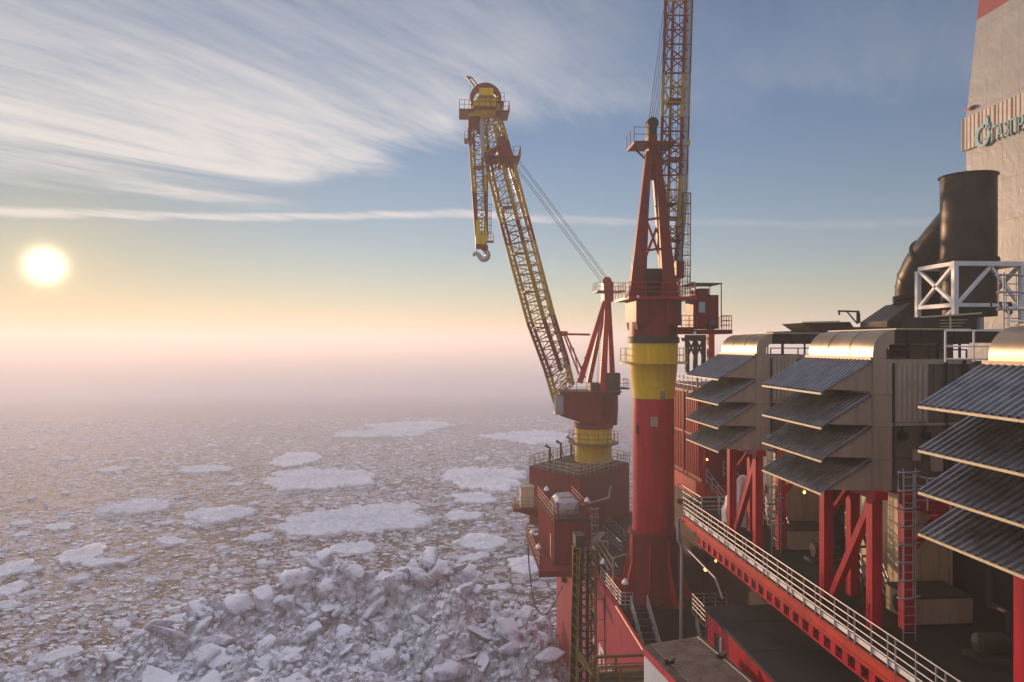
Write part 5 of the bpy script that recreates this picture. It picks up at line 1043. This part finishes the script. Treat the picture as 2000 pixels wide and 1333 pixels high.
for _ in range(28):
    x = rb.uniform(-34, 9); y = float(np.interp(x, CRX, CRY)) + rb.uniform(-2.5, .6); s = rb.uniform(.9, 1.9)
    block(x, y, s, 'large pale ice block along the crest of the rubble ridge', 'crest blocks of the rubble ridge', rb, .1, (s * rb.uniform(.7, 1.3), s * rb.uniform(.7, 1.2), s * rb.uniform(.7, 1.2)))
n = 0
while n < 150:
    x, y = rb.uniform(-50, HX - 1.2), rb.uniform(62, 94)
    if pile(x, y) < 1.5: continue
    s = rb.uniform(.45, .9) if rb.random() < .5 else rb.uniform(.9, 2.0)
    if x + s > HX - .1: continue
    if rb.random() < .28: block(x, y, s * 1.2, 'tilted ice slab lodged in the rubble ridge', 'ice slabs on the rubble ridge', rb, .1, (s * rb.uniform(1.2, 2.0), s * rb.uniform(.8, 1.3), s * rb.uniform(.22, .4)))
    else: block(x, y, s, 'broken pale ice block lodged in the rubble ridge', 'ice blocks on the rubble ridge', rb, .15, (s * rb.uniform(.7, 1.4), s * rb.uniform(.7, 1.3), s * rb.uniform(.6, 1.2))); n += 1
# floes
def floe_mesh(seed, rx, ry, hgt, rough):
    rr = random.Random(seed); n = max(24, int(20 + rx * 7)); rings = max(4, int(rx * 1.6)); vs = []; fs = []
    def R(a): p = V((math.cos(a) * 1.4, math.sin(a) * 1.4, seed * 3.7)); return 1 + .38 * mnoise.noise(p) + .2 * mnoise.noise(p * 2.7) + .12 * mnoise.noise(p * 7) + .08 * mnoise.noise(p * 19)
    vs.append((0, 0, hgt))
    for k in range(1, rings + 1):
        for i in range(n):
            a = 2 * math.pi * i / n; r = R(a) * k / rings; x, y = rx * r * math.cos(a), ry * r * math.sin(a)
            z = hgt + rough * (.25 + 1.6 * abs(mnoise.fractal(V((x * .4, y * .8, seed)), .8, 2.1, 5))) * (1 if k < rings else .35); vs.append((x, y, max(.08, z)))
    for i in range(n):
        a = 2 * math.pi * i / n; r = R(a) * (1 + .12 / max(rx, .5)); vs.append((rx * r * math.cos(a), ry * r * math.sin(a), -.3))
    fs += [(0, 1 + i, 1 + (i + 1) % n) for i in range(n)]
    for k in range(rings):
        fs += [(1 + k * n + i, 1 + (k + 1) * n + i, 1 + (k + 1) * n + (i + 1) % n, 1 + k * n + (i + 1) % n) for i in range(n)]
    me = bpy.data.meshes.new('ice_floe'); me.from_pydata(vs, [], fs); me.materials.append(M_ICE); return me
def fl(px, py, w, hpx, seed, lab, hgt=.45, rough=.8):
    c = aZ(px, py, 0); d = c.length; k = (c.y / FP); rx = w * k / 2; ry = max(rx * .35, hpx / 2 / FP * (c.y ** 2) / 36)
    o = bpy.data.objects.new('ice_floe', floe_mesh(seed, rx / 1.1, ry / 1.1, hgt, rough)); COL.objects.link(o); o.location = c; return tag(o, lab, 'ice floe', 'ice floes on the slush')
FL = [(695, 1018, 300, 62, 'largest snowy floe in the middle of the ice field'), (628, 936, 215, 46, 'wide floe behind and above the largest floe'), (945, 935, 170, 52, 'big floe just left of the far red block'), (432, 1007, 125, 26, 'smooth white leaf shaped floe left of the largest floe'), (262, 993, 135, 24, 'flat floe at the left middle of the ice field'), (575, 898, 105, 26, 'faint floe in the mist behind the wide floe'), (162, 1085, 75, 40, 'mound shaped floe in the lower left'), (690, 1073, 90, 28, 'flat floe in front of the largest floe near the ridge'), (505, 1053, 52, 14, 'small bright floe left in front of the largest floe'), (1035, 1105, 95, 40, 'floe between the cabin rope and the ridge'), (800, 835, 180, 18, 'pale misty floe strip far out'), (1040, 855, 200, 26, 'misty floe field behind the far red block'), (740, 850, 200, 14, 'thin pale floe strip in the fog'), (20, 1115, 55, 36, 'dim floe at the left edge'), (905, 1010, 80, 22, 'small floe right of the largest floe'), (925, 975, 95, 24, 'jagged floe below the big right floe'), (400, 918, 110, 14, 'faint grey floe in the left mist'), (220, 918, 50, 10, 'tiny pale floe in the left mist'), (940, 1060, 110, 30, 'ragged floe right of the ridge top')]
for i, (px, py, w, hp, l) in enumerate(FL): fl(px, py, w, hp, i + 1, l, .3 if w > 120 else .25, .55 if w > 120 else .35)
fm_ = [floe_mesh(50 + i, 2.0, 2.0 * rb.uniform(.5, .9), .22, .35) for i in range(14)]
n = 0
while n < 130:
    px, py = rb.uniform(-30, 1090), 860 + 430 * rb.random() ** .8
    c = aZ(px, py, 0)
    if -62 < c.x < HX + 3 and 55 < c.y < 104 and pile(c.x, c.y) > -.1 or c.x > 9: continue
    o = bpy.data.objects.new('ice_floe', fm_[rb.randrange(14)]); COL.objects.link(o); o.location = c; s = rb.uniform(.22, .6) + 1.2 * rb.random() ** 6; s *= (1 + max(0, c.y - 120) / 250); o.scale = (s, s, .8); o.rotation_euler.z = rb.uniform(0, 6.28)
    tag(o, 'small pale floe scattered in the grey slush', 'ice floe', 'small floes in the slush'); n += 1
av, af_, off = [], [], 0; cnt = 0
rs = random.Random(5)
while cnt < 19000:
    y = 62 + 300 * rs.random() ** 1.5; x = rs.uniform(-.72, .16) * (y + 6)
    if x > 9.5 and y < 92: continue
    if y < 104 and -62 < x < HX and pile(x, y) > -.05: continue
    if mnoise.noise(V((x * .03, y * .03, 1))) + .9 * rs.random() < .3: continue
    m = rs.randrange(5, 8); s = (.10 + .55 * rs.random() ** 4) * (1 + max(0, y - 110) / 160); a0 = rs.uniform(0, 6.28); hh = rs.uniform(.03, .13); tx, ty = rs.uniform(-.12, .12), rs.uniform(-.12, .12)
    rad = [s * rs.uniform(.65, 1.15) for _ in range(m)]
    top = [(x + r * math.cos(a0 + 6.283 * i / m), y + r * math.sin(a0 + 6.283 * i / m) * .8, hh + tx * r * math.cos(a0 + 6.283 * i / m) + ty * r * math.sin(a0 + 6.283 * i / m)) for i, r in enumerate(rad)]
    bot = [(px * 1.0, py, -.1) for px, py, _ in top]
    av += top + bot; af_.append([off + i for i in range(m)]); af_ += [[off + i, off + m + i, off + m + (i + 1) % m, off + (i + 1) % m] for i in range(m)]; off += 2 * m; cnt += 1
b = MB(); b._add(av, af_, False); o = b.build('brash_ice', M_ICE); o['kind'] = 'stuff'; o['label'] = 'brash ice pieces floating in the slush'
# ------------------------------------------------------------------ air
mv = bpy.data.materials.new('haze_air'); t_, N, L = nt(mv)
for n_ in list(N):
    if n_.type != 'OUTPUT_MATERIAL': N.remove(n_)
pv = N.new('ShaderNodeVolumePrincipled'); pv.inputs['Color'].default_value = (1.0, .965, .925, 1); pv.inputs['Density'].default_value = .00125; pv.inputs['Anisotropy'].default_value = .28
L.new(pv.outputs[0], [n_ for n_ in N if n_.type == 'OUTPUT_MATERIAL'][0].inputs['Volume'])
b = MB(); b.box(-3500, 3500, -700, 6300, -2.2, 65.2); o = b.build('haze', mv); o['kind'] = 'stuff'; o['label'] = 'pale sea fog over the ice'
# ------------------------------------------------------------------ sun and sky
SAZ = math.atan((88 - 1000) / FP) + YAW; SEL = math.atan((672 - 520) / math.hypot(FP, 912))
sd = V((math.sin(SAZ) * math.cos(SEL), math.cos(SAZ) * math.cos(SEL), math.sin(SEL)))
sl = bpy.data.lights.new('sun', 'SUN'); sl.energy = 5.0; sl.angle = math.radians(.6); sl.color = (1, .62, .35); so = bpy.data.objects.new('sun', sl); COL.objects.link(so)
so.rotation_euler = (-sd).to_track_quat('-Z', 'Y').to_euler(); so.location = sd * 300
w = bpy.data.worlds.new('World'); S.world = w; w.use_nodes = True; N = w.node_tree.nodes; L = w.node_tree.links
bg = N['Background']; sky = N.new('ShaderNodeTexSky'); sky.sky_type = 'NISHITA'; sky.sun_disc = False; sky.sun_elevation = SEL; sky.sun_rotation = SAZ; sky.altitude = 30; sky.air_density = 1.0; sky.dust_density = .0; sky.ozone_density = 2.5
tc = N.new('ShaderNodeTexCoord'); sp = N.new('ShaderNodeSeparateXYZ'); L.new(tc.outputs['Generated'], sp.inputs[0])
def M(op, *a):
    n = N.new('ShaderNodeMath'); n.operation = op
    for i, q in enumerate(a):
        if isinstance(q, (int, float)): n.inputs[i].default_value = q
        else: L.new(q, n.inputs[i])
    return n.outputs[0]
def MR(s, a, c, lo=0.0, hi=1.0, sm=True):
    r = N.new('ShaderNodeMapRange'); r.interpolation_type = 'SMOOTHSTEP' if sm else 'LINEAR'; r.inputs[1].default_value = a; r.inputs[2].default_value = c; r.inputs[3].default_value = lo; r.inputs[4].default_value = hi; L.new(s, r.inputs[0]); return r.outputs[0]
az = M('ARCTAN2', sp.outputs['X'], sp.outputs['Y']); el = M('ARCSINE', sp.outputs['Z'])
# cirrus: streaks in a plane high above, stretched along one wind direction
zc = M('MAXIMUM', sp.outputs['Z'], .02)
cb = N.new('ShaderNodeCombineXYZ'); L.new(M('DIVIDE', sp.outputs['X'], zc), cb.inputs[0]); L.new(M('DIVIDE', sp.outputs['Y'], zc), cb.inputs[1])
def cirrus(rot, sx, sy, det, dist, off_):
    px_ = M('DIVIDE', sp.outputs['X'], zc); py_ = M('DIVIDE', sp.outputs['Y'], zc); sn, cs = math.sin(rot), math.cos(rot)
    q = N.new('ShaderNodeCombineXYZ'); L.new(M('ADD', M('MULTIPLY', M('ADD', M('MULTIPLY', px_, sn), M('MULTIPLY', py_, cs)), sx), off_), q.inputs[0]); L.new(M('MULTIPLY', M('SUBTRACT', M('MULTIPLY', px_, cs), M('MULTIPLY', py_, sn)), sy), q.inputs[1])
    n = N.new('ShaderNodeTexNoise'); n.inputs['Scale'].default_value = 1; n.inputs['Detail'].default_value = det; n.inputs['Roughness'].default_value = .6; n.inputs['Distortion'].default_value = dist; L.new(q.outputs[0], n.inputs['Vector']); return n.outputs['Fac']
c1_ = cirrus(math.radians(34), .42, 1.1, 9, 1.1, 3.1); c2_ = cirrus(math.radians(40), .9, 3.4, 8, 1.0, 7.7)
streak = M('ADD', M('MULTIPLY', c1_, .5), M('ADD', M('MULTIPLY', c2_, .3), M('MULTIPLY', cirrus(math.radians(30), 1.3, 11.0, 6, .6, 1.7), .2)))
edge = M('SUBTRACT', el, M('ADD', .185, M('MULTIPLY', MR(az, -.25, .10, 0, 1), .10)))
edge = M('ADD', edge, M('MULTIPLY', M('SUBTRACT', c1_, .5), .14))
reg = M('MULTIPLY', MR(edge, -.015, .045), M('MULTIPLY', MR(az, -.02, .34, 1, .16), MR(el, .24, .46, 1, .45)))
cl = M('MULTIPLY', M('ADD', MR(streak, .32, .64, 0, .82), .18), reg)
# contrail band
ce_ = M('ABSOLUTE', M('SUBTRACT', M('ADD', el, M('MULTIPLY', M('SUBTRACT', c1_, .5), .016)), M('ADD', .1745, M('MULTIPLY', M('ABSOLUTE', az), -.055))))
trail = M('MULTIPLY', M('MULTIPLY', MR(ce_, .001, .0075, 1, 0), MR(c2_, .3, .6, .45, 1)), MR(az, .0, .35, .8, .15))
cl = M('MAXIMUM', cl, trail)
over = M('MULTIPLY', MR(el, .62, .95), MR(c1_, .2, .7, .6, .95))  # unseen bright cloud sheet added above the frame to lift light on the ice
mxc = N.new('ShaderNodeMix'); mxc.data_type = 'RGBA'; L.new(M('MULTIPLY', cl, .85), mxc.inputs[0]); tn = N.new('ShaderNodeMix'); tn.data_type = 'RGBA'; tn.blend_type = 'MULTIPLY'; tn.inputs[0].default_value = 1; L.new(sky.outputs[0], tn.inputs[6]); tn.inputs[7].default_value = (.97, .97, 1.11, 1)
sdv = N.new('ShaderNodeVectorMath'); sdv.operation = 'DOT_PRODUCT'; L.new(tc.outputs['Generated'], sdv.inputs[0]); sdv.inputs[1].default_value = sd
ang = M('ARCCOSINE', M('MINIMUM', sdv.outputs['Value'], .999999))
tw = N.new('ShaderNodeMix'); tw.data_type = 'RGBA'; tw.blend_type = 'MULTIPLY'; L.new(M('POWER', 2.718, M('MULTIPLY', ang, -4.0)), tw.inputs[0]); L.new(tn.outputs[2], tw.inputs[6]); tw.inputs[7].default_value = (.92, .66, .42, 1); L.new(tw.outputs[2], mxc.inputs[6]); mxc.inputs[7].default_value = (5.9, 5.6, 5.4, 1)
# the bright sun seen through the mist: disc and aureole
disc = M('MULTIPLY', M('POWER', 2.718, M('MULTIPLY', M('MULTIPLY', ang, ang), -4600.0)), 42.0); aur = M('MULTIPLY', M('POWER', 2.718, M('MULTIPLY', ang, -18.0)), 2.2)
glow = M('ADD', disc, aur)
gm = N.new('ShaderNodeMix'); gm.data_type = 'RGBA'; gm.blend_type = 'MULTIPLY'; gm.inputs[0].default_value = 1; gm.inputs[6].default_value = (1, .78, .48, 1); L.new(glow, gm.inputs[7])
ga = N.new('ShaderNodeMix'); ga.data_type = 'RGBA'; ga.blend_type = 'ADD'; ga.inputs[0].default_value = 1
mo = N.new('ShaderNodeMix'); mo.data_type = 'RGBA'; L.new(over, mo.inputs[0]); L.new(mxc.outputs[2], mo.inputs[6]); mo.inputs[7].default_value = (7.4, 7.2, 8.1, 1); L.new(mo.outputs[2], ga.inputs[6]); L.new(gm.outputs[2], ga.inputs[7])
L.new(ga.outputs[2], bg.inputs['Color']); bg.inputs['Strength'].default_value = .128
# ------------------------------------------------------------------ camera and render
cam = bpy.data.cameras.new('camera'); co = bpy.data.objects.new('camera', cam); COL.objects.link(co); S.camera = co
cam.sensor_width = 36; cam.lens = 36 * FP / 2000; cam.clip_end = 12000; cam.shift_y = (672 - 666.5) / 2000
co.location = (0, 0, CZ); co.rotation_euler = (math.pi / 2, 0, -YAW)
S.view_settings.view_transform = 'Standard'; S.view_settings.look = 'None'; S.view_settings.exposure = 0.13; S.view_settings.gamma = 1
S.cycles.volume_bounces = 4; S.cycles.max_bounces = 8; S.cycles.diffuse_bounces = 3; S.cycles.glossy_bounces = 3; S.cycles.use_denoising = True; S.cycles.sample_clamp_indirect = 6
